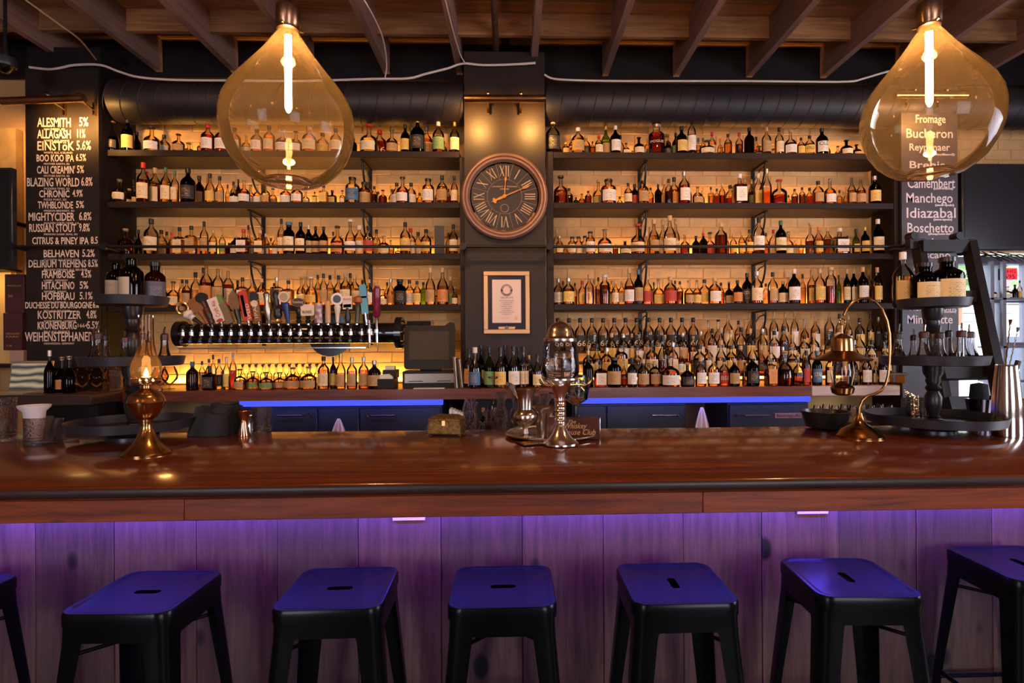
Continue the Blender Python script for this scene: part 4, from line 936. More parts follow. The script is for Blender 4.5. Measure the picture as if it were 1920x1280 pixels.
crow("""875 72 18 r a o k;891 76 21 t v b w;902 78 14 t d w k b;918 76 18 t g g k;939 76 20 t y y k;947 78 12 t d n k b;963 78 20 t v w k;972 74 10 t d n k b;982 76 18 t y c k;992 58 14 r a n y b;1008 62 16 t y c k;1020 62 14 r v t k""", 727, 'counter row below certificate', 4.42, 4.57, ZCT, GC, (P(866, 700, 4.4).x, P(1100, 700, 4.5).x))
# tiered rows behind: plank risers
RISW = wood('riser wood', (0.03, 0.012, 0.006), (0.07, 0.03, 0.015), 0, 0.5)
rx0, rx1 = xc1+0.03, P(1680, 700, 4.7).x
for k, (yy, hz) in enumerate(((4.60, 0.085), (4.74, 0.185), (4.88, 0.275))):
    a = thing('bottle_riser', f'dark wooden step for counter bottles past the clock, {("lowest", "middle", "highest")[k]} one', 'riser', ((rx0+rx1)/2, yy, ZCT))
    W = (rx1-rx0)/2; MB().rbox(-W, -0.055, hz-0.018, W, 0.065, hz, 0.002).build('step_board', RISW, a)
    for s in (-W+0.01, -W/3, W/3, W-0.03): MB().box(s, -0.05, 0, s+0.02, 0.055, hz-0.018).build('step_support', RISW, a)
rr = random.Random(11)
def gen(n, x0, x1, h0, h1, wd, shs='rrrst', labs='cwtyykc', liqs='yyaorrvyc', caps='kcckcs'):
    return ';'.join(f'{x0+(x1-x0)*(i+.5*rr.random())/n:.0f} {h0+(h1-h0)*rr.random():.0f} {wd*(.8+.35*rr.random()):.0f} {rr.choice(shs)} {rr.choice(liqs)} {rr.choice(labs)} {rr.choice(caps)}' for i in range(n))
row(gen(14, 1100, 1345, 50, 60, 19)+';1165 56 22 j y y k;1222 60 22 r y c k "RYE|k|.1|.16;1243 72 18 t r n k;'+gen(17, 1350, 1672, 50, 64, 19), 700, ZCT+0.0855, 'second counter row past clock', 4.575, 4.63, GC, (rx0, rx1))
STUFFROWS = True
row(gen(13, 1098, 1310, 48, 58, 18)+';'+gen(9, 1312, 1480, 56, 66, 17)+';'+gen(9, 1482, 1672, 48, 60, 18), 678, ZCT+0.1855, 'third counter row past clock', 4.72, 4.77, GC, (rx0, rx1))
# back row: identical black-labelled bottles then mixed
row(';'.join(f'{1046+21.2*i:.0f} 62 19 r c k k "66|w|.05|.17' for i in range(13)), 655, ZCT+0.2755, 'x', 4.87, 4.875, GC, (rx0, rx1))
row(gen(17, 1322, 1672, 56, 74, 16), 655, ZCT+0.2755, 'x', 4.87, 4.875, GC, (P(1312, 650, 4.87).x, rx1))

flush_stuff()
# ================================================================ beer tower and tap handles
YT = 4.50
ta, tb_ = P(345, 625, YT), P(745, 625, YT); tz = (ta.z+tb_.z)/2; kT = YT/F
tw = thing('beer_tower', 'long black horizontal pipe of chrome beer faucets above the counter', 'beer tap', ((ta.x+tb_.x)/2, YT, tz)); W = (tb_.x-ta.x)/2
CHR = mat('chrome', (0.75, 0.70, 0.68), 0.08, 1.0)
PIPE = mat('black enamel pipe', (0.012, 0.011, 0.012), 0.18, 0.2, coat=0.5)
MB().cyl((-W, 0, 0), (W, 0, 0), 19*kT, n=32).build('pipe', PIPE, tw)
MB().cyl((W-0.005, 0, 0.0), (W+0.045, 0, 0), 0.125, n=28).build('flange', PIPE, tw)
MB().cyl((-W-0.045, 0, 0.0), (-W+0.005, 0, 0), 0.10, n=28).build('flange', PIPE, tw)
fb = MB()
for i in range(8):
    a = 2*math.pi*i/8; fb.cyl((W+0.03, 0.098*math.cos(a), 0.098*math.sin(a)), (W+0.06, 0.098*math.cos(a), 0.098*math.sin(a)), 0.012, n=6)
fb.build('bolts', STEEL, tw)
for px in (580,): 
    q = P(px, 625, YT).x-tw.location.x; MB().cyl((q, 0.02, 0), (q, 0.50, 0), 0.07, n=20).build('wall_mount', PIPE, tw); MB().lathe([(0.19, 0), (0.19, 0.02), (0, 0.02)], 28).build('wall_flange', PIPE, tw, (q, 0.50, 0)).rotation_euler = (-math.pi/2, 0, 0)
MB().rbox(-W+0.05, -0.17, -0.118, W-0.20, -0.05, -0.108, 0.002).build('drip_rail', STEEL, tw)
tap_x = [366, 382, 400, 418, 436, 453, 471, 489, 506, 524, 541, 560, 578, 597, 615, 633, 652, 669, 689, 706]
BDOT = [mat('blue faucet plug', (0.03, 0.06, 0.30), 0.4), mat('cyan faucet plug', (0.02, 0.22, 0.38), 0.4)]
for i, px in enumerate(tap_x):
    q = P(px, 627, YT).x-tw.location.x
    mb = MB(); mb.cyl((q, -0.07, 0.0), (q, -0.155, 0.0), 0.011, n=10); mb.lathe([(0.010, -0.02), (0.017, -0.015), (0.017, 0.010), (0.010, 0.018), (0.010, 0.045), (0.014, 0.05), (0.010, 0.055)], 12, (q, -0.165, 0))
    mb.tube([(q, -0.165, -0.01), (q, -0.175, -0.03), (q, -0.19, -0.052)], 0.009, 8)
    mb.build('faucet', CHR, tw)
    MB().lathe([(0, -0.012), (0.012, -0.006), (0.012, 0.006), (0, 0.012)], 10, (q, -0.192, -0.060)).build('plug', BDOT[1 if i in (5, 11, 12, 17) else 0], tw)
def tapm(n, c, **k): return mat('tap '+n, c, k.get('r', 0.3), k.get('m', 0))
def handle(i, xb, yb, xt, yt, label, parts):
    """handle standing on faucet: parts = list of (name, kind, args, material) measured in fractions of length"""
    Yh = YT-0.165; a = P(xb, yb, Yh); b = P(xt, yt, Yh); L_ = (b-a).length
    a.z = tz+0.055
    t = thing('tap_handle', label, 'tap handle', a, 0, 'beer tap handles on the tower')
    t.rotation_euler = (0.0, math.atan2(b.x-a.x, b.z-a.z), 0)
    MB().lathe([(0.008, 0), (0.012, 0.004), (0.012, 0.014), (0.007, 0.02), (0.007, 0.03)], 12).build('ferrule', CHR, t)
    k = kT
    for nm, kind, ar, m in parts:
        mb = MB()
        if kind == 'lathe': mb.lathe([(max(r_*k, 0), 0.02+z*(L_-0.02)) for r_, z in ar], 16, cap0=True, cap1=True)
        elif kind == 'flat': mb.prism([(x*k, 0.02+z*(L_-0.02)) for x, z in ar], -0.012, 0.012)
        elif kind == 'disc':
            zc, rx, rz = ar; zc = 0.02+zc*(L_-0.02); mb.prism([(rx*k*math.cos(u), zc+rz*k*math.sin(u)) for u in [2*math.pi*j/24 for j in range(24)]], -0.016, 0.010)
        elif kind == 'discf':
            zc, rx, rz = ar; zc = 0.02+zc*(L_-0.02); mb.prism([(rx*k*math.cos(u), zc+rz*k*math.sin(u)) for u in [2*math.pi*j/24 for j in range(24)]], -0.019, -0.016)
        elif kind == 'ring':
            zc, rx, rz = ar; zc = 0.02+zc*(L_-0.02); mb.tube([(rx*k*math.cos(u), 0, zc+rz*k*math.sin(u)) for u in [2*math.pi*j/20 for j in range(20)]], 0.007, 6, closed=True)
        elif kind == 'text':
            s_, x, z, h, wd = ar; text(s_, h*k/0.72, (x*k, -0.0205, 0.02+z*(L_-0.02)), m, t, width=wd*k); continue
        elif kind == 'vtext':
            s_, x, z, h, wd = ar; o = text(s_, h*k/0.72, (x*k, -0.0135, 0.02+z*(L_-0.02)), m, t, width=wd*k); o.rotation_euler = (math.pi/2, -math.pi/2, 0); continue
        mb.build(nm, m, t)
    return t
WD = mat('tap carved wood', (0.32, 0.12, 0.035), 0.4, noise=0.4); DK = tapm('black', (0.015, 0.013, 0.014)); CR = tapm('cream', (0.75, 0.60, 0.42)); WH = tapm('white', (0.85, 0.74, 0.66)); RD = tapm('red', (0.55, 0.05, 0.02)); TX = tapm('ink', (0.03, 0.02, 0.02)); GO = tapm('gold', (0.7, 0.45, 0.16), m=0.8)
TEAL = tapm('teal', (0.03, 0.25, 0.33)); PUR = tapm('maroon', (0.22, 0.015, 0.05), r=0.15); NAVY = tapm('navy', (0.02, 0.04, 0.20)); GRN = tapm('green', (0.18, 0.26, 0.06)); SIL = tapm('nickel', (0.6, 0.52, 0.42), m=1)
YBt = 612
handle(0, 366, YBt+8, 342, 578, 'gold gear-wheel tap handle at the very start of the tower', [('stem', 'lathe', [(3, 0), (2.5, .6)], GO), ('wheel', 'ring', (.82, 10, 10), GO), ('hub', 'disc', (.82, 4, 4), GO)]+[('tooth', 'disc', (.82+.30*math.sin(a), 3, 3), GO) for a in (0.9, -0.9)])
handle(1, 382, YBt+6, 352, 588, 'small white skull tap handle on black stem', [('stem', 'lathe', [(3, 0), (4, .5)], DK), ('skull', 'lathe', [(3, .45), (5, .5), (5, .62), (9, .7), (10, .85), (6, .98), (0, 1)], WH), ('brow', 'discf', (.8, 2, 2), DK)])
handle(2, 392, YBt, 362, 560, 'carved brown wooden paddle tap handle', [('stem', 'lathe', [(3, 0), (4, .3), (5, .5)], WD), ('paddle', 'flat', [(-3, .35), (3, .35), (11, .6), (12, .85), (8, 1), (-8, 1), (-12, .85), (-11, .6)], WD)])
handle(3, 400, YBt, 376, 552, 'dark brown turned tap handle topped by a round black disc', [('stem', 'lathe', [(4, 0), (5, .12), (4, .15), (6, .3), (5, .33), (6, .5), (4, .55), (5, .75)], mat('tap dark wood', (0.07, 0.025, 0.015), 0.35)), ('disc', 'disc', (.87, 10, 9), DK)])
handle(4, 418, YBt, 398, 560, 'tall white tap handle with red script panel', [('stem', 'lathe', [(3, 0), (3, .1)], SIL), ('panel', 'flat', [(-8, .05), (8, .05), (9, 1), (-9, 1)], WH), ('stripe', 'discf', (.12, 6, 3), RD), ('x', 'vtext', ("Craft Ale", 4, .25, 8, 30), RD)])
handle(5, 436, YBt-2, 410, 553, 'narrow brown tap handle with green tip', [('panel', 'flat', [(-6, .02), (6, .02), (6, .72), (-6, .72)], mat('tap olive', (0.22, 0.15, 0.08), 0.3)), ('tip', 'flat', [(-5, .72), (5, .72), (4, 1), (-3, 1.05)], GRN)])
handle(6, 450, YBt, 437, 548, 'carved leaf-shaped brown tap handle with dark stem', [('stem', 'lathe', [(3, 0), (5, .3), (5, .45)], DK), ('leaf', 'flat', [(-3, .35), (4, .4), (9, .6), (10, .85), (4, .95), (2, 1.05), (-2, 1), (-8, .9), (-11, .7), (-9, .5)], mat('tap leaf', (0.25, 0.13, 0.045), 0.45, noise=0.5))])
handle(7, 468, YBt, 454, 545, 'bright red board tap handle with lettered side', [('stem', 'lathe', [(3, 0), (3, .1)], SIL), ('board', 'flat', [(-7, .08), (8, .05), (8, .9), (4, 1), (-8, .95)], RD), ('face', 'flat', [(-4, .2), (1, .2), (1, .85), (-4, .85)], tapm('orange', (0.7, 0.2, 0.05))), ('x', 'vtext', ("SPEED", 7, .1, 6, 28), WH)])
handle(8, 487, YBt, 474, 548, 'brown tap handle with small medallion and dark figure on top', [('panel', 'flat', [(-5, .05), (5, .05), (7, .7), (-6, .7)], WD), ('medallion', 'disc', (.62, 6, 6), CR), ('figure', 'flat', [(-7, .72), (7, .72), (8, .9), (2, 1), (-5, .98)], DK), ('x', 'vtext', ("IPA", 2, .15, 6, 20), CR)])
handle(9, 505, YBt, 499, 548, 'slim silver spoon-shaped tap handle', [('blade', 'lathe', [(2, 0), (5, .2), (7, .45), (4, .7), (5, .85), (6, .92), (3, .99), (0, 1)], SIL)])
handle(10, 523, YBt, 516, 545, 'black sculpted figure tap handle with gold collar', [('collar', 'lathe', [(5, 0), (7, .05), (5, .12)], GO), ('figure', 'lathe', [(4, .1), (8, .25), (7, .32), (8, .42), (4, .52), (5, .6), (4, .68), (6, .8), (5, .92), (0, 1)], DK)])
handle(11, 541, YBt, 532, 546, 'blue cone tap handle under an oval cream badge', [('cone', 'lathe', [(3, 0), (7, .58), (5, .62)], NAVY), ('badge', 'disc', (.80, 10, 10), CR), ('badge_face', 'discf', (.80, 7, 7), tapm('khaki', (0.45, 0.34, 0.2)))])
handle(12, 560, YBt, 560, 560, 'black tap handle carrying a dark oval sign with cream script', [('stem', 'lathe', [(4, 0), (5, .1), (3, .14), (5, .25), (3, .3), (6, .5), (5, .6)], DK), ('oval', 'disc', (.82, 12, 8), mat('tap gilt', (0.45, 0.22, 0.08), 0.4)), ('oval_face', 'discf', (.82, 11, 7), tapm('umber', (0.05, 0.02, 0.015))), ('x', 'text', ("Kronenbourg", -9, .78, 5, 18), CR)])
handle(13, 578, YBt, 577, 574, 'black tap handle carrying a white rounded sign', [('stem', 'lathe', [(4, 0), (5, .15), (3, .2), (5, .4)], DK), ('sign', 'flat', [(-10, .40), (10, .40), (12, .5), (12, .95), (10, 1.05), (-10, 1.05), (-12, .95), (-12, .5)], WH), ('x', 'text', ("BLONDE", -8, .55, 5, 16), TX)])
handle(14, 597, YBt, 598, 570, 'white cylinder tap handle with coloured blots', [('grip', 'lathe', [(7, 0), (7, .1), (6, .5), (7, .95), (5, 1)], mat('tap blotted white', (0.82, 0.72, 0.66), 0.35, c2=(0.30, 0.16, 0.28), nscale=30, detail=0))])
handle(15, 615, YBt, 615, 566, 'plain tan cylinder tap handle', [('grip', 'lathe', [(4.5, 0), (5, .3), (4.5, .95), (3, 1)], tapm('tan', (0.62, 0.40, 0.24)))])
handle(16, 633, YBt, 633, 553, 'white tap handle with a round black-centred badge', [('stem', 'lathe', [(3, 0), (4, .3), (6, .55), (3, .65)], WH), ('badge', 'disc', (.82, 11, 11), WH), ('badge_face', 'discf', (.82, 7, 7), DK)])
handle(17, 652, YBt, 652, 557, 'black tap handle with cream and red square sign', [('stem', 'lathe', [(4, 0), (6, .2), (3, .45), (4, .55)], DK), ('sign', 'flat', [(-8, .5), (8, .52), (8, 1), (-8, .98)], CR), ('band', 'flat', [(-7, .56), (7, .58), (7, .70), (-7, .68)], RD), ('x', 'text', ("BELHAVEN", -7, .84, 4, 14), RD)])
handle(18, 669, YBt, 672, 556, 'green mushroom-shaped tap handle', [('stem', 'lathe', [(4, 0), (4, .6), (3, .7)], mat('tap moss', (0.05, 0.06, 0.03), 0.3)), ('cap', 'lathe', [(4, .68), (9, .75), (8, .92), (0, 1)], tapm('rust', (0.40, 0.10, 0.03)))])
handle(19, 688, YBt-3, 679, 530, 'tall teal and blue slab tap handle with silver pin', [('pin', 'lathe', [(3, 0), (3, .25)], CHR), ('slab', 'flat', [(-6, .22), (6, .22), (6, .95), (-3, .97), (-6, .9)], TEAL), ('band', 'flat', [(-6.5, .62), (6.5, .62), (6.5, .67), (-6.5, .67)], WH)])
handle(20, 706, YBt-3, 707, 535, 'tall maroon metallic cylinder tap handle beside the teal one', [('pin', 'lathe', [(3, 0), (4, .12)], CHR), ('cylinder', 'lathe', [(3, .12), (6.5, .2), (6.5, .92), (4, .96), (4, 1)], PUR)])
for px, lab in ((692, 'chrome nitro spout under the teal tap handle'), (706, 'chrome nitro spout under the maroon tap handle')):
    a = P(px, 600, YT-0.19); b = P(px+1, 652, YT-0.20); mb = MB().tube([a, (a+b)/2, b], 0.009, 10); mb.cyl((a+b)/2, (a+b)/2+Vector((0, 0, -0.03)), 0.015, n=12)
    t = thing('beer_spout', lab, 'tap', a); mb = MB().tube([(0, 0, 0), b-a-Vector((0, 0, -0.04))], 0.010, 10); mb.lathe([(0.010, -0.10), (0.016, -0.095), (0.016, -0.07), (0.010, -0.065)], 12); mb.build('spout', CHR, t)
    MB().cyl(b-a+Vector((0, 0, 0.045)), b-a, 0.009, 0.006, n=10).build('nozzle', GO, t)

# ================================================================ point of sale, printer, menus
def pos():
    Y = 4.45; k = Y/F; c = P(805, 724, Y); t = thing('point_of_sale_terminal', 'black touchscreen till terminal standing on a steel cash drawer', 'till', (c.x, Y, ZCT)); t.rotation_euler.z = 0.06
    PL = mat('black terminal plastic', (0.011, 0.008, 0.008), 0.5, spec=0.3)
    MB().rbox(-50*k, 0.02, 0, 48*k, 0.40, 31*k, 0.003).build('cash_drawer', PL, t)
    MB().rbox(-46*k, 0.012, 9*k, 46*k, 0.02, 27*k, 0.002).build('drawer_front', mat('brushed steel front', (0.50, 0.40, 0.33), 0.28, 1.0), t)
    for s in (-38, 14): MB().box(s*k, 0.009, 12*k, (s+26)*k, 0.0125, 13.5*k).build('slot', DK, t)
    mb = MB(); pl = rrect(47*k, 7*k, n=6, hy=41*k); mb.prism([(x, z+76*k) for x, z in pl], 0.04, 0.10); mb.prism([(20*k, 112*k), (38*k, 124*k), (46*k, 122*k), (48*k, 106*k)], 0.05, 0.10)
    mb.v = [(x, y+(z-76*k)*0.16, z) for x, y, z in mb.v]
    mb.build('monitor_case', PL, t)
    s = MB(); s.prism([(-38*k, 53*k), (36*k, 52*k), (36*k, 106*k), (-38*k, 106*k)], 0.034, 0.042); s.v = [(x, y+(z-76*k)*0.16, z) for x, y, z in s.v]
    s.build('screen', mat('dark glossy screen', (0.03, 0.02, 0.02), 0.35, spec=0.3), t)
    MB().rbox(-12*k, 0.02, 39*k, 3*k, 0.035, 45*k, 0.001).build('paper_tag', mat('tan paper tag', (0.6, 0.36, 0.18), 0.6), t)
    MB().box(-20*k, 0.12, 31*k, 20*k, 0.24, 60*k).build('stand', PL, t)
    o = tag(MB().rbox(-24*k, 0, 0, 24*k, 0.05, 14*k, 0.003).build('receipt_printer', PL, None, (P(782, 612, 4.62).x, 4.70, ZCT+88*k)), 'black boxy speaker unit behind the till terminal top', 'printer')
    o.name = 'wall_box'
    bb = thing('paper_pad', 'white notepad lying flat in front of the cash drawer', 'notepad', (c.x+0.0, Y-0.06, ZCT)); MB().rbox(-26*k, -0.03, 0, 30*k, 0.03, 0.006, 0.001).build('sheet_stack', PAPER, bb)
pos()
wbx = bpy.data.objects['wall_box']; wbx.location = (P(782, 612, 4.9).x, 4.97, P(782, 614, 4.9).z)
def printer():
    Y = 4.42; k = Y/F; c = P(722, 727, Y); t = thing('receipt_printer', 'black receipt printer with curled white paper roll beside the till', 'printer', (c.x, Y, ZCT))
    PL = mat('black terminal plastic', (0.011, 0.008, 0.008), 0.5, spec=0.3)
    MB().rbox(-18*k, 0, 0, 16*k, 0.18, 18*k, 0.004).build('lower_tray', PL, t); MB().rbox(-8*k, 0.06, 18*k, 16*k, 0.22, 34*k, 0.004).build('printer_body', PL, t)
    m = MB(); m.prism([(-14*k, 18*k), (13*k, 18*k), (12*k, 22*k), (6*k, 27*k), (-10*k, 26*k)], 0.02, 0.05); m.build('paper_slips', PAPER, t)
    MB().cyl((-4*k, 0.10, 36*k), (14*k, 0.10, 36*k), 0.024, n=16).build('paper_roll', PAPER, t)
printer()
MENU = mat('menu card', (0.16, 0.09, 0.08), 0.5)
for i in range(6):
    q = P(853+i*3.2, 725, 4.38+0.012*i)
    t = thing('menu_card', f'thin upright drinks menu leaning beside the till, {ord_(i+1)} in its stack', 'menu', (q.x, 4.40+0.02*i, ZCT), 0, 'menus beside the till')
    o = MB().rbox(-0.004, 0, 0, 0.004, 0.10, 0.245-0.006*i, 0.001).build('card', [MENU, PAPER, DK][i % 3], t); t.rotation_euler = (0, -0.06-0.01*i, 0)

# ================================================================ rail and ladder
a, b = P(22, 458, 4.50), P(1712, 466, 4.50); zr = (a.z+b.z)/2
t = thing('ladder_rail', 'thin dark ladder rail running in front of the third shelves', 'rail', (0, 4.50, zr))
MB().cyl((a.x, 0, 0), (b.x, 0, 0), 0.012, n=12).build('rod', IRON, t)
for px in (24, 196, 868, 1030, 1700):
    x = P(px, 460, 4.5).x; m = MB(); m.cyl((x, -0.015, 0), (x, 0.20, -0.004), 0.016, n=10); m.cyl((x, -0.02, 0), (x, 0.012, 0), 0.028, n=14); m.build('rail_bracket', IRON, t)
LW = mat('dark ladder wood', (0.014, 0.011, 0.012), 0.5, spec=0.3, noise=0.3)
def ladder():
    t = thing('library_ladder', 'dark wooden rolling ladder hooked on the rail by the cheese board', 'ladder', P(1760, 460, 4.35))
    o = t.location
    def beam(x0, y0, Y0, x1, y1, Y1, w_, nm):
        a = P(x0, y0, Y0)-o; b = P(x1, y1, Y1)-o; d = (b-a).normalized(); u = Vector((1, 0, 0)); v = d.cross(u).normalized(); u = v.cross(d)
        m = MB(); vs = []
        for p in (a, b):
            for s1, s2 in ((-1, -1), (1, -1), (1, 1), (-1, 1)): vs.append(p+u*s1*w_/2+v*s2*0.045)
        m.add(vs, [(0, 3, 2, 1), (4, 5, 6, 7), (0, 1, 5, 4), (1, 2, 6, 5), (2, 3, 7, 6), (3, 0, 4, 7)]); m.build(nm, LW, t)
    a1 = Pz(1895, 1000, 0.02)
    beam(1817, 455, 4.36, 1880, 760, 3.75, 0.060, 'side_rail')
    beam(1722, 462, 4.40, 1776, 790, 3.95, 0.055, 'side_rail')
    beam(1724, 462, 4.36, 1818, 462, 4.36, 0.09, 'top_step')
    for yy, Yd in ((560, 4.15), (700, 3.95), (757, 3.85)):
        f = (yy-458)/(780-458); beam(1724+f*55, yy, Yd+0.04, 1820+f*60, yy-2, Yd+0.02, 0.08, 'step')
    for px in (1716, 1800):
        q = P(px, 455, 4.40)-o; m = MB(); m.box(q.x-0.06, -0.03+q.y, q.z-0.05, q.x+0.06, 0.03+q.y, q.z+0.03); m.cyl((q.x-0.03, q.y-0.04, q.z+0.05), (q.x-0.03, q.y+0.04, q.z+0.05), 0.03, n=14); m.cyl((q.x+0.03, q.y-0.04, q.z-0.07), (q.x+0.03, q.y+0.04, q.z-0.07), 0.03, n=14); m.build('roller_bracket', IRON, t)
ladder()

# ================================================================ things on the bar
def hero(px, py, z=ZB): p = Pz(px, py, z); return p, p.y/F
def oil_lamp():
    p, k = hero(275, 852); t = thing('oil_lamp', 'brass oil lamp with tall clear chimney lit on the bar', 'lamp', (p.x, p.y, ZB)); yb = 858; t.scale = (.86, .86, 1)
    pr = lambda l: px_prof(l, yb, k)
    MB().lathe(pr([(858, 46), (854, 47), (851, 44), (846, 36), (838, 28), (828, 20), (815, 14), (806, 11), (800, 12), (797, 13)]), 48).build('foot', BRASS, t)
    MB().lathe(pr([(797, 12), (793, 13), (788, 20), (778, 27), (768, 33), (761, 36), (757, 34), (752, 33), (746, 28), (740, 16), (736, 9), (731, 9)]), 48).build('oil_font', BRASS, t)
    m = MB().lathe(pr([(731, 11), (728, 25), (726, 27), (722, 28), (717, 27), (714, 22)]), 40)
    for i in range(28):
        a = 2*math.pi*i/28; m.lathe([(0.0, -.003), (.0045, 0), (0, .006)], 5, (28*k*math.cos(a), 28*k*math.sin(a), (yb-719)*k))
    m.build('burner_gallery', GOLD, t)
    MB().lathe(pr([(719, 24), (712, 28), (700, 29), (690, 27), (680, 22), (668, 18), (655, 15.5), (640, 14.5), (615, 14), (601, 14.5)]), 36, cap0=False, cap1=False).build('chimney', CHIM, t)
    MB().cyl((28*k, 0, (yb-739)*k), (33*k, 0, (yb-739)*k), 0.008, n=10).build('wick_knob', GOLD, t)
    MB().lathe([(0, 0), (.008, .003), (.011, .012), (.007, .024), (0, .038)], 12).build('flame', emis('oil flame', (1.0, 0.55, 0.15), 40), t, (0, 0, (yb-716)*k))
    light('oil_flame_light', 'POINT', (p.x, p.y, ZB+(yb-700)*k), 1.0, (1, .5, .15), shadow_soft_size=0.02)
oil_lamp()

def lantern():
    p, k = hero(1612, 819); t = thing('hanging_lantern', 'small brass lantern hanging from a curved brass stand on the bar', 'lamp', (p.x, p.y, ZB)); yb = 822
    pr = lambda l: [(r_*.84, z) for r_, z in px_prof(l, yb, k)]
    fx = .84; _L = MB.lathe
    OB = mat('dark brass', (0.50, 0.26, 0.09), 0.2, 1.0, noise=0.3)
    MB().lathe(pr([(822, 50), (818, 51), (814, 46), (806, 38), (800, 24), (796, 14), (788, 9), (780, 6), (776, 5)]), 48).build('stand_base', OB, t)
    X = lambda px, py: ((px-1610)*k, 0, (yb-py)*k)
    pts = [X(*q) for q in ((1609, 778), (1610, 765), (1615, 752), (1625, 744), (1640, 740), (1652, 734), (1661, 722), (1666, 705), (1669, 680), (1670, 650), (1669, 625), (1664, 600), (1655, 578), (1642, 563), (1628, 557), (1612, 558), (1598, 564), (1587, 575), (1580, 590))]
    MB().tube(pts, 2.6*k, 10).build('curved_arm', OB, t)
    m = MB(); cx = (1577-1610)*k
    m.tube([(cx+6*k*math.cos(a), 0, (yb-602)*k+6*k*math.sin(a)) for a in [2*math.pi*i/20 for i in range(20)]], 1.2*k, 6, closed=True); m.tube([X(1577, 608), X(1577, 630)], 1.2*k, 6)
    m.build('hanging_ring', OB, t)
    L_ = lambda l, nm, mt, n=36: MB().lathe(pr(l), n, (cx, 0, 0)).build(nm, mt, t)
    L_([(658, 24), (640, 23), (634, 22), (629, 14), (626, 8), (624, 3)], 'chimney_cap', OB)
    L_([(676, 60), (673, 62), (670, 55), (665, 40), (660, 30), (657, 24)], 'smoke_hood', OB)
    MB().lathe(pr([(726, 18), (712, 19), (695, 20), (677, 16)]), 24, (cx, 0, 0), cap0=False, cap1=False).build('glass_cylinder', CLEAR, t)
    L_([(742, 12), (738, 22), (728, 25), (724, 22), (720, 14), (715, 6)], 'oil_tank', OB)
    for s in (-1, 1): MB().tube([(cx+s*17*k, 0.0, (yb-728)*k), (cx+s*23*k, 0, (yb-700)*k), (cx+s*20*k, 0, (yb-674)*k)], 1.0*k, 6).build('side_wire', OB, t)
lantern()

FX = 0.83
def tiered(name, label, px, py, base, tiers, postx, ytop, lean=0):
    p, k = hero(px, py); base *= FX; t = thing(name, label, 'stand', (p.x, p.y, ZB)); yb = py+5
    MB().lathe(px_prof([(yb, base), (yb-6, base), (yb-9, base-4), (yb-16, base-14), (yb-22, 20), (yb-26, 14)], yb, k), 36).build('foot', TURNED, t)
    zs = []
    for (yt, r_, h) in tiers:
        z0 = (yb-yt)*k; R_ = r_*k*FX
        MB().lathe([(0.01, z0), (R_-0.008, z0), (R_, z0+0.003), (R_+0.010, z0+h*k), (R_+0.007, z0+h*k+0.001), (R_-0.004, z0+0.005), (0.01, z0+0.005)], 56, cap0=False, cap1=False).build('tray', TRAYM, t); zs.append(z0+0.0055)
    levels = [yb-26]+[tt[0] for tt in tiers]
    for (ya_, yb2) in zip([tt[0] for tt in tiers], [tt[0] for tt in tiers][1:]):
        n = ya_-yb2
        prf = [(ya_-1, 12), (ya_-n*.08, 10), (ya_-n*.1, 13), (ya_-n*.14, 9), (ya_-n*.3, 14), (ya_-n*.45, 15), (ya_-n*.55, 10), (ya_-n*.6, 14), (ya_-n*.66, 10), (ya_-n*.72, 13), (ya_-n*.78, 12), (ya_-n*.86, 17), (yb2+1, 18)]
        MB().lathe(px_prof(prf, yb, k), 24).build('turned_post', TURNED, t)
    return t, p, k, zs
tR, pR, kR, zR = tiered('tiered_tray_stand', 'dark three-tier round tray stand on the bar beside the hanging lantern', 1750, 810, 46, [(797, 134, 17), (686, 103, 18), (577, 70, 17)], 0, 0)
tL, pL, kL, zL = tiered('tiered_tray_stand', 'dark three-tier round tray stand behind the brass oil lamp', 250, 822, 50, [(808, 118, 17), (693, 96, 17), (584, 66, 17)], 0, 0)
AMBG = thin('amber jug glass', (0.20, 0.07, 0.025), 0.04, 0.2)
def growler(p, k, z, ox, oy, wpx, hpx, sh, glass, lab, lbl, capn, ink=(0.10, 0.05, 0.03), label_off=0, cap=None, liq=None):
    W = wpx*k*FX; H = hpx*k; t = thing('syrup_bottle', lbl, 'bottle', (p.x+ox*k*FX, p.y+oy*k*FX, ZB+z), label_off, 'large apothecary bottles on the tray stands'); t.scale = (W, W, H)
    obj_m('glass', bmesh_for('glass', sh), glass, t)
    if liq: obj_m('liquid', bmesh_for('liq', sh, liq[0]), liqmat(liq[1]), t)
    if lab: obj_m('paper_label', bmesh_for('label', sh), labelmat('label '+capn, lab, ink, 14, 24, 0.5), t)
    if cap: obj_m('cap', bmesh_for('cap', sh), cap, t)
    return t
BCAP = mat('black ribbed cap', (0.015, 0.012, 0.012), 0.3); DARKG = thin('nearly black glass', (0.03, 0.015, 0.015), 0.03, 0.25)
CL = (0.80, 0.55, 0.26)
growler(pR, kR, zR[2], -34, -22, 60, 82, 'j', AMBG, CL, 'large brown jug with cream label at the front of the top tray', 'big cream', cap=BCAP)
growler(pR, kR, zR[2], 16, -24, 66, 92, 'j', AMBG, CL, 'largest brown jug, cream label, front of the top tray near the ladder', 'big cream', cap=BCAP)
growler(pR, kR, zR[2], 46, 12, 54, 86, 'j', AMBG, (0.04, 0.035, 0.04), 'brown jug with dark label on the top tray, closest to the ladder', 'big dark', ink=(0.5, 0.45, 0.45), cap=BCAP)
growler(pR, kR, zR[2], -46, 34, 44, 110, 'r', GL0, CL, 'tall pale bottle with white foil neck at the back of the top tray', 'big cream', cap=mat('cap white', CAPC['w'][0], 0.35), liq=(.56, 'y'))
growler(pR, kR, zR[2], 2, 40, 44, 80, 'j', AMBG, None, 'plain brown jug hidden behind others on the top tray', '', cap=BCAP)
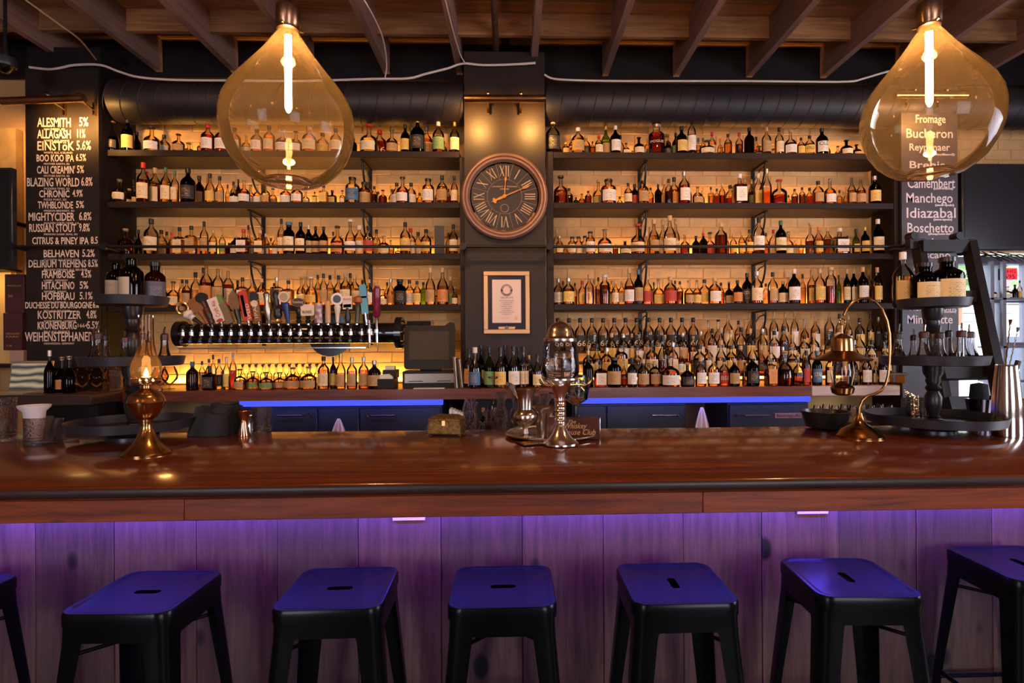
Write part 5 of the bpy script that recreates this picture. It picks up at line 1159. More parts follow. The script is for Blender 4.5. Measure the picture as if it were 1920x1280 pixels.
growler(pL, kL, zL[2], -28, -10, 40, 80, 'j', DARKG, (0.45, 0.32, 0.20), 'dark bottle with tan label, outermost on the tray above the oil lamp', 'tan big')
growler(pL, kL, zL[2], 12, -22, 46, 88, 'j', DARKG, (0.60, 0.46, 0.30), 'dark bottle with cream label, middle of the tray above the oil lamp', 'cream big', label_off=-0.7)
growler(pL, kL, zL[2], 42, 12, 42, 80, 'j', AMBG, (0.12, 0.10, 0.13), 'brown bottle with grey label on the top tray near the taps', 'grey big', label_off=0.6, ink=(0.4, 0.36, 0.4), cap=BCAP)
# pourer decanters
DECM = {}
def decanter(p, k, z, ox, oy, wpx, hpx, lbl, col, fill=.18, double=False, stop='w'):
    W = wpx*k*FX; H = hpx*k; t = thing('pourer_decanter', lbl, 'decanter', (p.x+ox*k*FX, p.y+oy*k*FX, ZB+z), 0, 'flared glass pourer decanters'); t.scale = (W, W, H)
    if 'g' not in DECM:
        pr = [(.40, 0), (.49, .01), (.5, .04), (.44, .12), (.34, .22), (.25, .34), (.20, .46), (.18, .60), (.18, .70)]
        DECM['g'] = MB().lathe(pr, 24, cap1=False).mesh('glass'); DECM['l'] = MB().lathe([(.38, .02), (.47, .03), (.47, .05), (.41, .13), (.34, .20)], 20).mesh('liquid')
        DECM['c'] = MB().lathe([(.17, .66), (.21, .67), (.21, .80), (.15, .83)], 14).mesh('cork'); DECM['s'] = MB().tube([(0, 0, .80), (0, 0, .90), (.03, 0, 1.0)], .05, 8).mesh('spout')
        for m_ in DECM.values(): m_.materials.append(None)
    obj_m('glass', DECM['g'], CLEAR, t)
    obj_m('liquid', DECM['l'], liqmat(col), t); obj_m('cork', DECM['c'], mat('pourer collar '+stop, {'w': (0.07, 0.018, 0.010), 'k': (0.025, 0.015, 0.01)}[stop], 0.4), t); obj_m('spout', DECM['s'], CHR if stop == 'w' else DK, t)
names_ = 'at the ladder side of|beside the ladder-side one on|just past the post on|in front of the post on|touching the post on|at the lantern side of|behind the lantern arm on|farthest back on|back corner of|outermost at'.split('|')
for i, (ox, oy, wd, h, c, s) in enumerate(((-78, 5, 44, 72, 'o', 'k'), (-50, -40, 50, 74, 'a', 'w'), (-22, -50, 46, 72, 'a', 'k'), (-52, 40, 36, 78, 'r', 'k'), (-8, 52, 34, 68, 'r', 'w'), (30, -48, 50, 76, 'a', 'w'), (36, 38, 38, 80, 'r', 'k'), (72, -18, 52, 74, 'y', 'w'), (66, 36, 36, 78, 'r', 'k'))):
    decanter(pR, kR, zR[1], ox, oy, wd, h, f'flared glass decanter with pour spout, {ord_(i+1)} from the lantern on its tray', c, stop=s)
for i, (ox, oy, wd, h, c, s) in enumerate(((-62, -30, 40, 66, 'y', 'w'), (-36, -55, 40, 70, 'c', 'w'), (-30, 45, 34, 66, 'r', 'w'), (-74, 22, 30, 66, 'd', 'k'), (24, -62, 36, 60, 'y', 'w'), (48, -40, 40, 68, 'c', 'w'), (74, -8, 36, 68, 'a', 'w'), (42, 42, 34, 66, 'r', 'k'), (-4, 60, 30, 62, 'r', 'w'))):
    decanter(pL, kL, zL[1], ox, oy, wd, h, f'flared glass decanter with spout, {ord_(i+1)} round the tray behind the oil lamp', c, stop=s)
t = thing('bitters_vial', 'small cylindrical jar of dark bitters beside the post of the middle tray', 'jar', (pR.x-6*kR, pR.y-66*kR, ZB+zR[1]))
MB().lathe([(11*kR, 0), (12*kR, .003), (12*kR, 48*kR), (11.5*kR, 49*kR)], 20, cap1=False).build('glass', CLEAR, t); MB().lathe([(11*kR, .002), (11*kR, 22*kR)], 18).build('liquid', mat('dark bitters', (0.03, 0.006, 0.004), 0.1), t)

def tumbler(px, py, wpx, hpx, lbl, cut=True, m=None, taper=0.9, z=ZB, Y=None, name='tumbler', cat='glass', group=None, ribs=14):
    if Y is None: p = Pz(px, py, z); k = p.y/F
    else: p = P(px, py, Y); k = Y/F
    t = thing(name, lbl, cat, (p.x, p.y, z), 0, group); R_ = wpx*k/2/math.sqrt(1+((px-PX)/F)**2); H = hpx*k
    mb = MB(); n = 48; prof = [(taper, 0), (taper+.02, .01), (taper+.03, .12), (.97, .8), (1.0, 1.0), (.94, 1.0), (.90, .5), (taper-.06, .12), (0, .11)]
    for (r_, z_) in prof:
        for i in range(n):
            a = 2*math.pi*i/n; rr_ = r_*R_
            if cut and r_ > .9 and z_ < .7: rr_ *= 1+0.035*(1 if (i//2) % 2 else -1)
            mb.v.append((rr_*math.cos(a), rr_*math.sin(a), z_*H))
    for j in range(len(prof)-1):
        for i in range(n): a = j*n+i; b = j*n+(i+1) % n; mb.f.append((a, b, b+n, a+n))
    mb.f.append(tuple(reversed(range(n))))
    if m is None: m = CUT if cut else CLEAR
    mb.build('bowl', m, t, ang=25)
    if cut: 
        s = MB()
        for q in (.12, .2, .28): s.tube([(R_*(taper+.06)*math.cos(a), R_*(taper+.06)*math.sin(a), H*q) for a in [2*math.pi*i/24 for i in range(24)]], 0.0016, 5, closed=True)
        s.build('cut_rings', m, t)
    return t, p, k
tumbler(491, 812, 38, 48, 'clear ribbed whisky tumbler standing beside the copper jigger')
tumbler(6, 830, 56, 82, 'tall dimpled glass at the very edge of the bar', m=CUT)
t, p, k = tumbler(72, 833, 58, 50, 'heavy square-cut glass holding a white plastic cup insert')
tt = thing('plastic_strainer', 'white plastic scoop cup standing in the heavy cut glass', 'cup', (p.x-7*k, p.y, ZB+0.020)); MB().lathe([(12*k, 0), (17*k, 52*k), (24*k, 60*k), (25*k, 64*k), (23*k, 64*k), (16*k, 53*k), (11*k, .003)], 28).build('cup_shell', WHITEP, tt)
tumbler(100, 826, 40, 40, 'small heavy glass behind the white plastic cup', m=CUT)
t = thing('glass_dish', 'low rectangular glass dish beside the cut glass', 'dish', Pz(108, 826, ZB)); k = t.location.y/F
MB().rbox(-22*k, -0.05, 0, 24*k, 0.05, 0.006, 0.001).build('dish_base', CUT, t)
for s in ((-22*k, -0.05, 24*k, -0.045), (-22*k, 0.045, 24*k, 0.05)): MB().box(s[0], s[1], 0.006, s[2], s[3], 16*k).build('dish_side', CUT, t)
tumbler(62, 812, 36, 44, 'dark glass behind the white plastic cup', cut=False, m=thin('smoked glass', (.4, .32, .32), .05, .2))
# jigger
p, k = hero(457, 818); t = thing('jigger', 'tall copper double jigger beside the ribbed tumbler', 'jigger', (p.x, p.y, ZB))
MB().lathe(px_prof([(818, 11), (816, 11.5), (795, 6.5), (790, 6), (785, 7), (771, 11.5), (770, 11)], 818, k), 32, cap1=False).build('cup_body', COPPER, t)
p, k = hero(468, 812); t = thing('jigger', 'shorter dark steel jigger behind the copper one', 'jigger', (p.x, p.y, ZB))
MB().lathe(px_prof([(812, 9), (796, 5), (792, 5), (779, 9)], 812, k), 24, cap1=False).build('cup_body', STEEL, t)
# black cloth / caddy heap
p, k = hero(398, 815); t = thing('bar_mat_heap', 'folded black rubber-backed cloth heaped by the copper jigger', 'cloth', (p.x, p.y, ZB)); BK = mat('black fabric', (0.018, 0.017, 0.022), 0.75, bump=0.6, nscale=60)
for j, (x0, x1, z1, yy, sh_) in enumerate(((-42, 30, 52, 0.0, 14), (-34, 40, 44, -0.05, 20), (-20, 46, 56, 0.05, 8))):
    mb = MB(); n = 12; 
    for s in range(2):
        for i in range(n+1):
            u = i/n; mb.v.append(((x0+(x1-x0)*u)*k, yy-0.02+s*0.045+0.010*math.sin(u*7+j), 0.002)); mb.v.append(((x0+sh_+(x1-x0-sh_)*u)*k, yy-0.01+s*0.03+0.010*math.sin(u*9+j), (z1-6*u*u+2*math.sin(u*9))*k))
    m_ = 2*(n+1)
    for i in range(n):
        a = 2*i; mb.f += [(a, a+2, a+3, a+1), (a+m_, a+1+m_, a+3+m_, a+2+m_), (a+1, a+3, a+3+m_, a+1+m_), (a, a+m_, a+2+m_, a+2)]
    mb.f += [(0, 1, 1+m_, m_), (2*n, 2*n+m_, 2*n+1+m_, 2*n+1)]
    mb.build('cloth_fold', BK, t, ang=60)

def fountain():
    p, k = hero(1036, 818)
    t = thing('serving_tray', 'round silver serving tray with rolled rim in the middle of the bar', 'tray', (p.x, p.y, ZB)); R_ = 88*k
    MB().lathe([(R_*.80, 0), (R_*.86, .004), (R_*.97, .016), (R_, .016), (R_*.985, .020), (R_*.86, .010), (R_*.80, .005), (0, .005)], 72).build('tray_body', SILVER, t)
    MB().tube([(R_*.985*math.cos(a), R_*.985*math.sin(a), 0.020) for a in [2*math.pi*i/64 for i in range(64)]], 0.0055, 8, closed=True).build('rim', SILVER, t)
    zt = ZB+.0055; TX_, TY_ = p.x, p.y; k0 = k
    # fountain
    q = Pz(1051, 832, zt); k = q.y/F; t = thing('absinthe_fountain', 'tall absinthe fountain with glass bowl and domed metal lid', 'drink dispenser', (q.x, q.y, zt)); yb = 834
    pr = lambda l: px_prof(l, yb, k)
    st_ = [(834, 34), (831, 34), (828, 29), (822, 22), (814, 16), (805, 11)]
    y_ = 800
    while y_ > 748: st_ += [(y_, 9), (y_-3, 11), (y_-6, 9)]; y_ -= 9
    st_ += [(744, 10), (738, 13), (728, 17), (720, 22), (716, 30), (713, 34), (710, 34)]
    MB().lathe(pr(st_), 40).build('pedestal', SILVER, t)
    MB().lathe(pr([(711, 26), (706, 33), (698, 36), (690, 36), (678, 35), (660, 34), (648, 32), (641, 30)]), 48, cap1=False).build('glass_bowl', thin('fountain glass', (0.90, 0.85, 0.82), 0.05, 0.30, bump=0.35, bs=28, haze=0.05, hazecol=(.9, .8, .8)), t)
    MB().lathe(pr([(708, 26), (704, 31), (697, 34), (672, 33)]), 36).build('water', solidglass('water', (0.97, 0.97, 0.97), 0.0, 1.33), t)
    MB().lathe(pr([(643, 31), (641, 32), (636, 31), (634, 27), (631, 25), (624, 24), (616, 21), (609, 15), (605, 8), (603, 0)]), 40).build('lid', PEWTER, t)
    for s, ox, oz in ((-1, 0, 0), (1, 0, 0)):
        pts = [(s*10*k, -0.01, (yb-722)*k), (s*22*k, -0.02, (yb-722)*k), (s*36*k, -0.03, (yb-721)*k), (s*45*k, -0.035, (yb-723)*k), (s*53*k, -0.04, (yb-719)*k), (s*59*k, -0.04, (yb-709)*k)] if s > 0 else [(s*10*k, -0.03, (yb-722)*k), (s*26*k, -0.05, (yb-722)*k), (s*33*k, -0.055, (yb-718)*k), (s*37*k, -0.055, (yb-710)*k)]
        MB().tube(pts, 2.0*k, 10).build('spigot', GOLD, t)
        MB().tube([(s*38*k, -0.03+(-.02 if s < 0 else 0), (yb-726)*k), (s*44*k, -0.03, (yb-733)*k)], 1.4*k, 8).build('spigot_lever', GOLD, t)
    for s in (-1, 1): MB().tube([(s*10*k, 0.02, (yb-724)*k), (s*28*k, 0.07, (yb-727)*k), (s*35*k, 0.09, (yb-722)*k), (s*37*k, 0.09, (yb-714)*k)], 1.8*k, 8).build('spigot', GOLD, t)
    # pewter urn
    q = Pz(985, 819, zt); k = q.y/F; t = thing('pewter_urn', 'bulbous pewter urn vase holding cocktail spoons on the silver tray', 'vase', (q.x, q.y, zt)); yb = 824
    pr = lambda l: px_prof(l, yb, k)
    MB().lathe(pr([(824, 16), (821, 15), (817, 7), (808, 5), (803, 8), (797, 16), (790, 21), (783, 22), (776, 18), (772, 13), (768, 13), (755, 14), (745, 17), (736, 21), (734, 22), (736, 20), (745, 16), (770, 11), (771, 0)]), 44).build('urn_body', PEWTER, t)
    for i in range(9):
        a = 2.2+i*0.18; u = Vector((-0.55-0.08*i+(0.35 if i > 5 else 0), 0.1*math.sin(i*2), 1)).normalized()
        s = thing('cocktail_spoon', f'slotted metal absinthe spoon leaning in the pewter urn, {ord_(i+1)} of its bunch', 'spoon', (q.x-(2-i*.4)*k, q.y+(i % 3-1)*5*k, zt+(yb-768)*k), 0, 'spoons in the pewter urn')
        L_ = (52+3*(i % 3))*k; m = MB(); e = u*L_
        m.tube([(0, 0, 0), u*L_*0.7], 0.0022, 6); v = u.cross(Vector((0, 1, 0))).normalized()
        pts = [u*L_*(.68+.32*f)+v*w_*3.2*k for f, w_ in ((0, .4), (.3, .9), (.7, 1), (1, .3))]+[u*L_*(.68+.32*f)-v*w_*3.2*k for f, w_ in ((1, .3), (.7, 1), (.3, .9), (0, .4))]
        m.add([tuple(a_+Vector((0, -0.001, 0))) for a_ in pts]+[tuple(a_+Vector((0, 0.001, 0))) for a_ in pts], [tuple(range(8)), tuple(reversed(range(8, 16)))]+[((j+1) % 8, j, j+8, (j+1) % 8+8) for j in range(8)])
        m.build('spoon_body', GOLD if i % 2 else PEWTER, s)
    # pewter cup
    q = Pz(1022, 815, zt); k = q.y/F; t = thing('metal_cup', 'flared pewter julep cup behind the standing card', 'cup', (q.x, q.y+0.03, zt)); yb = 815
    MB().lathe(px_prof([(815, 15), (812, 15.5), (775, 19), (768, 21), (764, 25), (763, 26), (766, 22), (775, 18), (810, 13), (810, 0)], yb, k), 36).build('cup_body', STEEL, t)
    # cards
    CARD = mat('card print', (0.035, 0.006, 0.004), 0.3, c2=(0.14, 0.025, 0.008), nscale=9, coat=0.5)
    INKC = mat('card gilt ink', (0.85, 0.45, 0.18), 0.5)
    q = Pz(1072, 824, zt); k = q.y/F; t = thing('table_card', 'standing dark red card with gold script lettering on the tray', 'sign', (q.x+5*k, q.y+0.02, zt), -0.10)
    MB().rbox(-48*k, 0, 0, 48*k, 0.004, 41*k, .001).build('card_panel', CARD, t); MB().rbox(-48*k, 0.010, 0, 50*k, 0.013, 42*k, .001).build('acrylic_back', CLEAR, t)
    text("The", 9*k, (-12*k, -0.0012, 30*k), INKC, t, shear=.3, width=14*k); text("Whiskey", 15*k, (-20*k, -0.0012, 20*k), INKC, t, shear=.35, width=42*k); text("House Club", 15*k, (-24*k, -0.0012, 8*k), INKC, t, shear=.35, width=64*k)
    q = Pz(1000, 830, zt); t = thing('coaster_card', 'dark red card with gold script lying flat on the silver tray', 'card', (q.x, q.y+0.0, zt), 0.35)
    MB().rbox(-26*k, -0.05, 0, 26*k, 0.05, 0.003, .0006).build('card_panel', CARD, t); 
    o = text("Whiskey", 16*k, (-22*k, 0.00, 0.0036), INKC, t, shear=.35, width=42*k); o.rotation_euler = (0, 0, 0); o = text("House Club", 14*k, (-24*k, -0.036, 0.0036), INKC, t, shear=.35, width=50*k); o.rotation_euler = (0, 0, 0)
fountain()
# jewellery box
def casket():
    p, k = hero(838, 815); t = thing('trinket_box', 'ornate gilt metal trinket box with curved feet on the bar', 'box', (p.x, p.y, ZB), -0.18)
    GB = mat('embossed gilt', (0.42, 0.24, 0.08), 0.38, 0.85, noise=0.6, nscale=60, bump=1.0)
    W, D = 33*k, 22*k
    mb = MB(); lv = [(0.008, .86), (0.014, .96), (16*k, 1.0), (22*k, .93), (25*k, .88)]; pl = rrect(1, .12, n=3)
    n = len(pl)
    for z, s in lv: mb.v += [(x*W*s, y*D*s, z) for x, y in pl]
    for j in range(len(lv)-1):
        for i in range(n): a = j*n+i; b = j*n+(i+1) % n; mb.f.append((a, b, b+n, a+n))
    mb.f += [tuple(reversed(range(n))), tuple(range((len(lv)-1)*n, len(lv)*n))]; mb.build('box_body', GB, t, ang=30)
    mb = MB(); lv = [(25*k, .92), (31*k, .92), (33*k, .86), (37*k, .62), (38*k, .5)]
    for z, s in lv: mb.v += [(x*W*s, y*D*s, z) for x, y in pl]
    for j in range(len(lv)-1):
        for i in range(n): a = j*n+i; b = j*n+(i+1) % n; mb.f.append((a, b, b+n, a+n))
    mb.f += [tuple(reversed(range(n))), tuple(range((len(lv)-1)*n, len(lv)*n))]; lid = mb.build('lid', GB, t, ang=30)
    m = MB()
    for i in range(18):
        x = -W*.86+i*W*1.72/17; m.lathe([(0, -.003), (.003, 0), (0, .003)], 5, (x, -D*.93, 28*k))
    m.build('beading', BRASS, lid)
    MB().box(-3*k, -D*1.0, 20*k, 3*k, -D*.93, 29*k).build('clasp', BRASS, t)
    for sx in (-1, 1):
        for sy in (-1, 1): MB().tube([(sx*W*.80, sy*D*.8, 0.012), (sx*W*.92, sy*D*.92, 0.006), (sx*W*.98, sy*D*.98, 0.0045)], 0.0045, 6).build('foot', GB, t)
casket()
# shaker, cups and spoons at the end of the bar
def shaker():
    p, k = hero(1888, 818); t = thing('cocktail_shaker', 'tall steel cocktail shaker tin at the end of the bar', 'shaker', (p.x, p.y, ZB)); yb = 824; t.scale = (.80, .80, 1)
    MB().lathe(px_prof([(824, 30), (820, 31), (760, 30), (720, 26), (690, 22), (686, 22.5), (690, 21), (760, 28), (818, 29), (819, 0)], yb, k), 44).build('tin', mat('brushed shaker steel', (0.72, 0.62, 0.55), 0.16, 1.0, noise=0.15, nscale=30, stretch=(1, 1, .1)), t)
    for i, (dx, dy, ln) in enumerate(((-10, 0, 78), (3, 4, 66), (10, -3, 10))):
        s = thing('bar_spoon', ('twisted bar spoon with flat end leaning in the shaker', 'twisted bar spoon with fork end leaning in the shaker', 'short dark muddler poking out of the shaker')[i], 'spoon', (p.x+dx*.6*k, p.y+dy*k, ZB+(yb-720)*k), 0)
        u = Vector((0.12+.12*i, 0, 1)).normalized(); L_ = (ln+34)*k
        if i < 2:
            m = MB(); m.tube([u*L_*f/24+Vector((0.0014*math.cos(f*2.2), 0.0014*math.sin(f*2.2), 0)) for f in range(25)], 0.003, 6); m.tube([u*L_, u*L_*1.09], 0.004, 6, r2=0.008); m.build('handle', GOLD if i == 0 else STEEL, s)
        else: MB().cyl((0, 0, 0), u*L_, 0.012, n=12).build('handle', DK, s)
    tumbler(1918, 800, 44, 54, 'amber filled glass at the far end of the bar beyond the shaker', cut=False, m=thin('amber drink glass', (.85, .5, .25), .04, .2))
    q = Pz(1836, 800, ZB); t = thing('mixing_tin', 'black mixing tin holding a dark bristled brush behind the big tray', 'cup', (q.x, q.y, ZB)); k2 = q.y/F*.93
    MB().lathe([(16*k2, 0), (24*k2, 58*k2), (22*k2, 58*k2), (15*k2, .004), (0, .004)], 30).build('tin', mat('black chrome', (0.08, 0.07, 0.09), 0.15, 1.0), t)
    MB().lathe([(8*k2, .006), (11*k2, 40*k2), (17*k2, 62*k2), (15*k2, 88*k2), (0, 92*k2)], 16).build('brush', mat('black bristles', (0.01, 0.01, 0.012), 0.9, bump=1, nscale=80), t)
shaker()
# objects on trays
zt3 = ZB+zR[0]; q = Pz(1722, 778, zt3); k = q.y/F
MBt = MB()
t, p_, k_ = tumbler(1722, 780, 50, 38, 'clear square shot glass with metal clips on the big lower tray', cut=False, z=zt3)
for i in range(4):
    s = thing('wire_strainer', f'coiled golden bar strainer leaning in the clear glass, {ord_(i+1)} one', 'strainer', (p_.x-(13-5*i)*k_, p_.y+(i % 2)*.008, zt3+.006), 0, 'coiled strainers in the glass'); u = Vector((-0.25+.02*i, 0, 1)).normalized(); L_ = (50-4*i)*k_
    MB().tube([u*L_*f/60+Vector((0.007*math.cos(f*1.3), 0.004*math.sin(f*1.3), 0)) for f in range(61)], 0.0016, 5).build('coil', GOLD, s)
# small dark dish behind lantern
p, k = hero(1560, 806); t = thing('black_bowl', 'wide black bowl behind the brass lantern stand', 'bowl', (p.x, p.y+0.06, ZB)); MB().lathe([(22*k, 0), (36*k, .01), (44*k, 34*k), (42*k, 34*k), (34*k, .014), (0, .012)], 40).build('bowl_shell', DK, t)

# glasses on the service ledge behind the bar
lg = thing('service_ledge', 'low steel ledge behind the bar carrying upturned glasses', 'shelf', (P(950, 800, 3.3).x, 3.12, 0)); zg = 0.94
MB().rbox(-0.65, 0, zg-0.03, 0.45, 0.42, zg, .003).build('ledge_top', STEEL, lg); MB().box(-0.6, .1, 0, -0.55, .35, zg-.03).build('support', BLACK, lg); MB().box(0.35, .1, 0, 0.40, .35, zg-.03).build('support', BLACK, lg)
def upglass(px, Y, wpx, ytop, label, stem=False):
    q = P(px, 800, Y); k = Y/F; top = P(px, ytop, Y).z; H = top-zg; R_ = wpx*k/2
    t = thing('drinking_glass', label, 'glass', (q.x, Y, zg), 0, 'glasses on the ledge behind the bar')
    n = 32; mb = MB()
    prof = [(1.0, 0), (.98, .3), (.86, .62), (.5, .72), (.42, .78), (.5, .84), (.78, .90), (.8, .95), (.6, 1.0), (.55, .97), (.3, .80), (.3, .74), (.80, .60), (.93, .3), (.95, 0)] if not stem else [(.7, 0), (.95, .2), (1, .38), (.8, .55), (.2, .62), (.09, .66), (.08, .9), (.2, .95), (.75, .98), (.78, 1.0), (0, 1.0)]
    for r_, z in prof:
        for i in range(n): a = 2*math.pi*i/n; f = 1+(.05 if (i//2) % 2 else -.03)*(1 if not stem else 0); mb.v.append((r_*R_*f*math.cos(a), r_*R_*f*math.sin(a), z*H))
    for j in range(len(prof)-1):
        for i in range(n): a = j*n+i; b = j*n+(i+1) % n; mb.f.append((a, b, b+n, a+n))
    mb.build('bowl', CUT if not stem else CLEAR, t, ang=30)
for i, (px, Y, wd, yt, st_) in enumerate(((940, 3.30, 30, 735, 0), (968, 3.38, 26, 738, 0), (1005, 3.40, 30, 742, 0), (1022, 3.26, 32, 738, 0), (916, 3.24, 28, 770, 0), (940, 3.19, 26, 782, 0), (968, 3.20, 26, 785, 0), (895, 3.20, 24, 790, 0), (925, 3.44, 24, 706, 1), (985, 3.45, 26, 680, 1), (1040, 3.42, 26, 735, 1))):
    upglass(px, Y, wd, yt, f'{"upturned fluted" if not st_ else "stemmed clear"} glass on the ledge behind the urn, {ord_(i+1)} of eleven', st_)
q = P(1080, 780, 3.3); k = 3.3/F; t = thing('mint_glass', 'stemmed glass stuffed with green mint leaves behind the fountain', 'glass', (q.x, 3.30, 0.94)); zz = P(1080, 800, 3.3).z-.94
tt = MB().rbox(-.06, -.06, -0.0, .06, .06, 0.0+max(zz-.01, .02), .002); tt.build('base_block', STEEL, t)
MB().lathe([(15*k, zz), (4*k, zz+.01), (4*k, zz+40*k), (22*k, zz+52*k), (26*k, zz+75*k), (22*k, zz+98*k)], 28, cap1=False).build('bowl', CLEAR, t)
mm = MB(); rr = random.Random(5)
for i in range(60):
    c = Vector((rr.uniform(-16, 16)*k, rr.uniform(-16, 16)*k, zz+rr.uniform(54, 88)*k)); a = Matrix.Rotation(rr.random()*6, 3, Vector((rr.random(), rr.random(), rr.random()+.1)).normalized())
    mm.add([c+a @ Vector(v)*k for v in ((-7, 0, 0), (0, 4, 1), (7, 0, 0), (0, -4, 1))], [(0, 1, 2, 3)])
mm.build('mint_leaves', mat('mint green', (0.03, 0.10, 0.03), 0.5), t, kind='stuff')
# napkins and straws behind the trinket box
for i in range(5):
    q = P(846+i*5, 800, 3.25); t = thing('napkin_stack', f'folded white paper napkin standing behind the trinket box, {ord_(i+1)} of five', 'napkin', (q.x, 3.25+.02*(i % 2), zg), 0, 'napkins behind the trinket box'); MB().rbox(-.007, -.04, 0, .007, .04, P(850, 765+2*i, 3.25).z-zg, .001).build('napkin_fold', PAPER, t)
for i in range(7):
    q = P(872+i*3.5, 800, 3.30); t = thing('glass_stirrer', f'twisted clear glass stirrer standing behind the trinket box, {ord_(i+1)} of seven', 'stirrer', (q.x, 3.28+.02*(i % 3), zg), 0, 'glass stirrers behind the trinket box'); H = P(880, 745+4*(i % 4), 3.3).z-zg
    MB().tube([(0.006*math.sin(f*.9+i), 0.006*math.cos(f*.9), H*f/16) for f in range(17)], .006, 6).build('rod', CUT, t)
for i, (px, yt) in enumerate(((906, 765), (928, 765))):
    bottle((P(px, 800, 3.46).x, 3.485, zg), .055, P(px, yt, 3.46).z-zg, 't', 'g', 'n', 'c', 0, f'green wine bottle with cork behind the ledge glasses, {"first" if i == 0 else "second"} from the napkins', 'wine bottles behind the ledge')
# glasses and bottles under/next to back counter end
rk = thing('glass_shelf', 'low shelf of stemmed glasses under the pale beam', 'shelf', (P(1610, 790, 4.4).x, 4.36, 0)); zk = P(1600, 800, 4.4).z
MB().rbox(-0.36, 0, zk-.03, .36, .30, zk, .003).build('shelf_board', SHELFW, rk); MB().box(-.34, .05, 0, -.30, .28, zk-.03).build('support', BLACK, rk); MB().box(.30, .05, 0, .34, .28, zk-.03).build('support', BLACK, rk)
for i in range(9):
    px = 1532+i*17; Y = 4.44+.06*(i % 2); q = P(px, 790, Y); k = Y/F; t = thing('wine_glass', f'small stemmed glass under the pale beam, {ord_(i+1)} from the blue rail', 'glass', (q.x, Y, zk), 0, 'stemmed glasses under the pale beam')
    MB().lathe([(7*k, 0), (1*k, .006), (1*k, 16*k), (7*k, 22*k), (8*k, 30*k), (6*k, 40*k)], 20, cap1=False).build('bowl', CLEAR, t)

# ---------------------------------------------------------------- left side: laptop, snifters, boxes, television
def laptop():
    Y = 4.08; k = Y/F; c = P(52, 737, 4.26); t = thing('laptop', 'open silver laptop with pale wallpaper on the low dark counter', 'laptop', (c.x, 4.15, zl), 0.0); SL = mat('laptop aluminium', (0.55, 0.42, 0.32), 0.35, 0.7)
    MB().rbox(-44*k, -.12, 0, 40*k, .12, .014, .002).build('keyboard_base', SL, t)
    s = MB(); s.rbox(-40*k, .115, .014, 40*k, .123, 60*k, .002); s.v = [(x, y+(z-.014)*.18, z) for x, y, z in s.v]; s.build('screen_lid', SL, t)
    m, tn, b = newmat('laptop wallpaper'); tc = tn.nodes.new('ShaderNodeTexCoord'); wv = tn.nodes.new('ShaderNodeTexWave'); wv.inputs['Scale'].default_value = 1.1; wv.inputs['Distortion'].default_value = 3.5; wv.bands_direction = 'Z'
    cr = tn.nodes.new('ShaderNodeValToRGB'); e = cr.color_ramp.elements; e[0].color = (0.03, 0.05, 0.06, 1); e[1].color = (0.48, 0.42, 0.26, 1)
    tn.links.new(tc.outputs['Generated'], wv.inputs[0]); tn.links.new(wv.outputs['Fac'], cr.inputs[0]); tn.links.new(cr.outputs[0], b.inputs['Base Color']); tn.links.new(cr.outputs[0], b.inputs['Emission Color']); b.inputs['Emission Strength'].default_value = 0.35
    s = MB(); s.box(-36*k, .1125, 6*k, 36*k, .1165, 55*k); s.v = [(x, y+(z-.014)*.18, z) for x, y, z in s.v]; s.build('display', m, t)
laptop()
CX = bx0+0.02
zsn = ZCT
for i, (px, Y) in enumerate(((152, 4.44), (181, 4.44), (210, 4.62), (243, 4.60), (300, 4.50), (318, 4.60))):
    q = P(px, 722, Y); k = Y/F; t = thing('brandy_snifter', f'round stemmed snifter glass on the counter end, {ord_(i+1)} from the laptop', 'glass', (max(q.x, bx0+.06), Y, ZCT), 0, 'snifters on the counter end')
    MB().lathe([(9*k, 0), (9*k, .003), (1.5*k, .008), (1.5*k, 7*k), (6*k, 10*k), (13*k, 18*k), (14.5*k, 25*k), (12*k, 33*k), (8.5*k, 41*k)], 28, cap1=False).build('bowl', thin('snifter glass', (0.85, 0.72, 0.58), 0.02, 0.25), t)
for px, lb in ((218, 'cut crystal tumbler on the counter end behind the big tray'),): tumbler(px, 722, 26, 38, lb, Y=4.42, z=ZCT)
for i, (px, h, wd) in enumerate(((93, 78, 17), (106, 66, 22), (130, 68, 24))):
    Y = 4.20; q = P(px, 727, Y); bottle((q.x, Y+.05*(i % 2), zl), wd*Y/F, h*Y/F, 'b' if i else 't', 'd', 'o' if i == 1 else 'n', 's', 0, ('slim dark bottle right behind the laptop screen', 'dark bell bottle with round orange label beside the laptop', 'dark bell bottle with silver pourer past the laptop')[i], 'bottles beside the laptop')
# whisky cartons stack on a side shelf, with red bottle above
sh = thing('side_shelf', 'dark narrow shelf beside the beer list holding cartons', 'shelf', (P(26, 690, 4.75).x, 4.72, 0))
k = 4.75/F; zb_ = P(26, 682, 4.75).z
MB().rbox(-0.42, 0, zb_-.03, .09, .24, zb_, .003).build('shelf_board', SHELFW, sh); MB().box(-.40, .22, 0, -.36, .24, P(26, 470, 4.75).z).build('upright', SHELFW, sh); MB().rbox(-0.42, 0, P(20, 500, 4.75).z-.02, -.10, .24, P(20, 500, 4.75).z, .003).build('shelf_board', SHELFW, sh)
def carton(x0, y0, x1, y1, c, lab, sub, z0=None):
    a = P(x0, y1, 4.75); b = P(x1, y0, 4.75); t = thing('gift_carton', lab, 'box', ((a.x+b.x)/2, 4.74, z0)); W = (b.x-a.x)/2; H = b.z-a.z
    MB().rbox(-W, 0, 0, W, .14, H, .002).build('carton_body', mat('carton '+lab[:6], c, .5), t)
    if sub:
        for s, fx, sz in sub: text(s, sz, (-W*.7, -.0012, H*fx), mat('carton gold ink', (.6, .3, .12), .4), t, width=W*1.4 if len(s) > 3 else W*.5)
    return H
